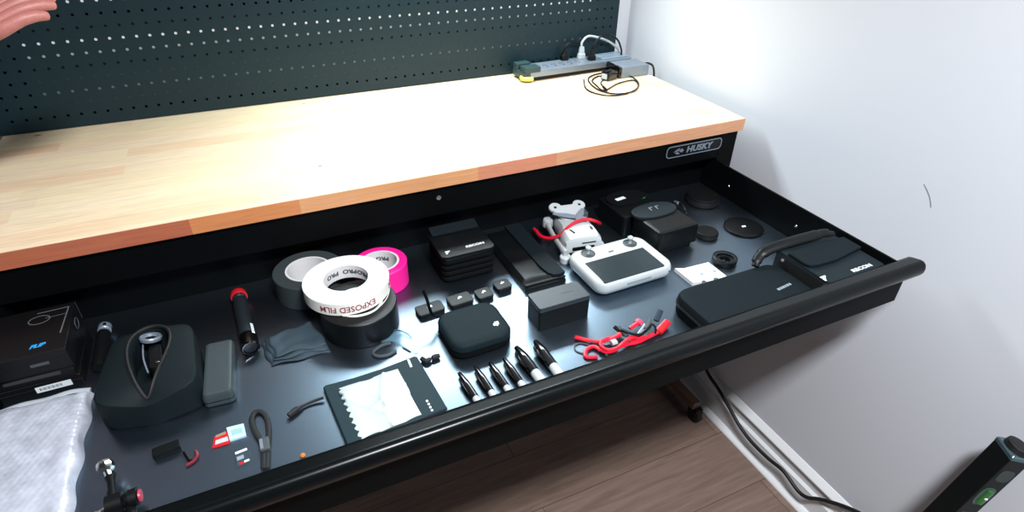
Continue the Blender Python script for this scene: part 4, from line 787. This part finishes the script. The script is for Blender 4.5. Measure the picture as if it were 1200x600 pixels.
lv_ = thing('spirit_level', 'black spirit level with a green vial leaning against the wall', 'spirit level', (0, 0, -37))
top = onx(1186, 529, -0.1); low = onx(1112, 600, -1.3)
bot = top+(low-top)*((-36.9-top.z)/(low.z-top.z))
axis = (top-bot).normalized(); view = (top-CAM).normalized(); side = axis.cross(view).normalized(); fr = side.cross(axis).normalized()
roll = math.radians(-52); ex = side*math.cos(roll)+fr*math.sin(roll); ey = axis.cross(ex)
Mx = Matrix((ex, ey, axis)).transposed()
lv_.location = (bot.x*I, bot.y*I, (bot.z+ZF)*I); lv_.rotation_euler = Mx.to_euler()
LL = (top-bot).length; HW, HD = 0.72, 0.9
lm_ = mat('level_black', (14, 18, 19), 0.4, spec=0.3)
bm = bmn(); slab(bm, 0, 0, HW*2, HD*2, 0.08, [(0, 0), (LL, 0)], 3); O('beam', bm, lm_, lv_)
bm = bmn(); slab(bm, 0, 0, HW*2+.06, HD*2+.06, 0.12, [(LL, 0), (LL+0.25, 0), (LL+0.35, 0.08)], 3); ec = O('end_cap', bm, mat('end_cap_grey', (96, 120, 128), 0.25, metal=0.7), lv_)
bm = bmn(); prism(bm, oval(0, 0, HW*0.95, HD*0.95, 24, 2), [(LL+0.33, 0), (LL+0.75, 0.1), (LL+0.85, 0.3)]); O('rubber_bumper', bm, rubber, ec)

for zc, l_ in ((LL-1.6, 1.2), (LL-3.9, 1.9), (LL-6.6, 1.6)):
    bm = bmn(); ov = oval(0, 0, 0.5, l_/2, 24, 3)
    loft(bm, [[(x, HD-0.05, zc+y) for x, y in ov], [(x, HD+0.03, zc+y) for x, y in ov]]); O('window', bm, mat('level_window_grey', (44, 54, 54), 0.35) if zc != LL-3.9 else mat('vial_surround', (60, 84, 76), 0.3), lv_)
bm = bmn(); tube(bm, [(-0.02, HD+0.06, LL-4.6), (-0.02, HD+0.06, LL-3.2)], 0.2, 12, 0); vi = O('vial', bm, mat('green_vial', (46, 104, 50), 0.1, coat=0.5), lv_)
bm = bmn(); lathe(bm, [(0.06, -0.1), (0.12, -0.05), (0.12, 0.05), (0.06, 0.1)], 12, (-0.02, HD+0.2, LL-3.9)); O('bubble', bm, ink, vi)

# ------------------------------------------------------------------ hand reaching in at the top left
def skin_mesh(name, verts, edges, radii, m, parent=None, sub=2):
    me = bpy.data.meshes.new(name); me.from_pydata([tuple(Vector(v)*I) for v in verts], edges, []); o = bpy.data.objects.new(name, me); COL.objects.link(o)
    sk = o.modifiers.new('skin', 'SKIN'); sk.use_smooth_shade = True
    for i, r in enumerate(radii): me.skin_vertices[0].data[i].radius = (r*I, r*I)
    me.skin_vertices[0].data[0].use_root = True
    ss = o.modifiers.new('sub', 'SUBSURF'); ss.levels = sub; ss.render_levels = sub
    dg = bpy.context.evaluated_depsgraph_get(); dg.update(); nm = bpy.data.meshes.new_from_object(o.evaluated_get(dg)); bpy.data.objects.remove(o)
    for p in nm.polygons: p.use_smooth = True
    nm.materials.append(m); q = bpy.data.objects.new(name, nm); COL.objects.link(q)
    if parent: q.parent = parent
    return q
# local frame: x towards the fingertips, y across the palm (thumb side +y), z out of the back of the hand
V_, E_, R_2 = [], [], []
def vadd(p, r, prev=None):
    V_.append(p); R_2.append(r); i = len(V_)-1
    if prev is not None: E_.append((prev, i))
    return i
pal = vadd((2.0, 0, 0), 0.62)
wr_ = vadd((0.0, 0, 0), 0.85, pal); fo = vadd((-3.5, 0.0, 0.1), 1.15, wr_); fo2 = vadd((-8.0, 0.0, 0.3), 1.5, fo); vadd((-11.0, 0.0, 0.5), 1.7, fo2)
for y0, L3, dz in ((1.15, (1.6, 0.95, 0.75), 0.0), (0.4, (1.75, 1.1, 0.8), -0.05), (-0.38, (1.65, 1.0, 0.75), -0.1), (-1.1, (1.3, 0.75, 0.65), -0.2)):
    k = vadd((3.6, y0, 0.05+dz), 0.42, pal); x, z, a_ = 3.6, 0.05+dz, math.radians(-12)
    for L_, r in zip(L3, (0.36, 0.32, 0.25)):
        x += L_*math.cos(a_); z += L_*math.sin(a_); k = vadd((x, y0*1.06, z), r, k); a_ -= math.radians(16)
k = vadd((1.2, 1.1, -0.15), 0.55, pal); k = vadd((2.3, 1.95, -0.35), 0.42, k); k = vadd((3.4, 2.35, -0.55), 0.34, k); vadd((4.2, 2.45, -0.75), 0.26, k)
skinm = mat('skin', (178, 112, 104), 0.5, bump=0.15, scale=250, var=0.08)
hand = skin_mesh('hand', V_, E_, R_2, skinm)
tag(hand, 'pinkish hand of a person reaching in above the worktop at the top left', 'hand')
tip = A(60, 3, 4.0)
hx_ = Vector((0.78, 0.15, 0.56)).normalized(); hz_ = Vector((-0.56, -0.35, 0.74)); hy2 = hz_.cross(hx_).normalized(); hz_ = hx_.cross(hy2)
hm = Matrix((hx_, hy2, hz_)).transposed(); hand.rotation_euler = hm.to_euler()
hb = tip-hm @ Vector((6.6, -0.9, -0.9)); hand.location = (hb.x*I, hb.y*I, (hb.z+ZF)*I)
bm = bmn(); tube(bm, [(-5.5, 0, 0.2), (-8, 0, 0.3), (-12, 0, 0.5)], [1.75, 2.0, 2.2], 20, 4); O('sleeve', bm, fab2, hand)
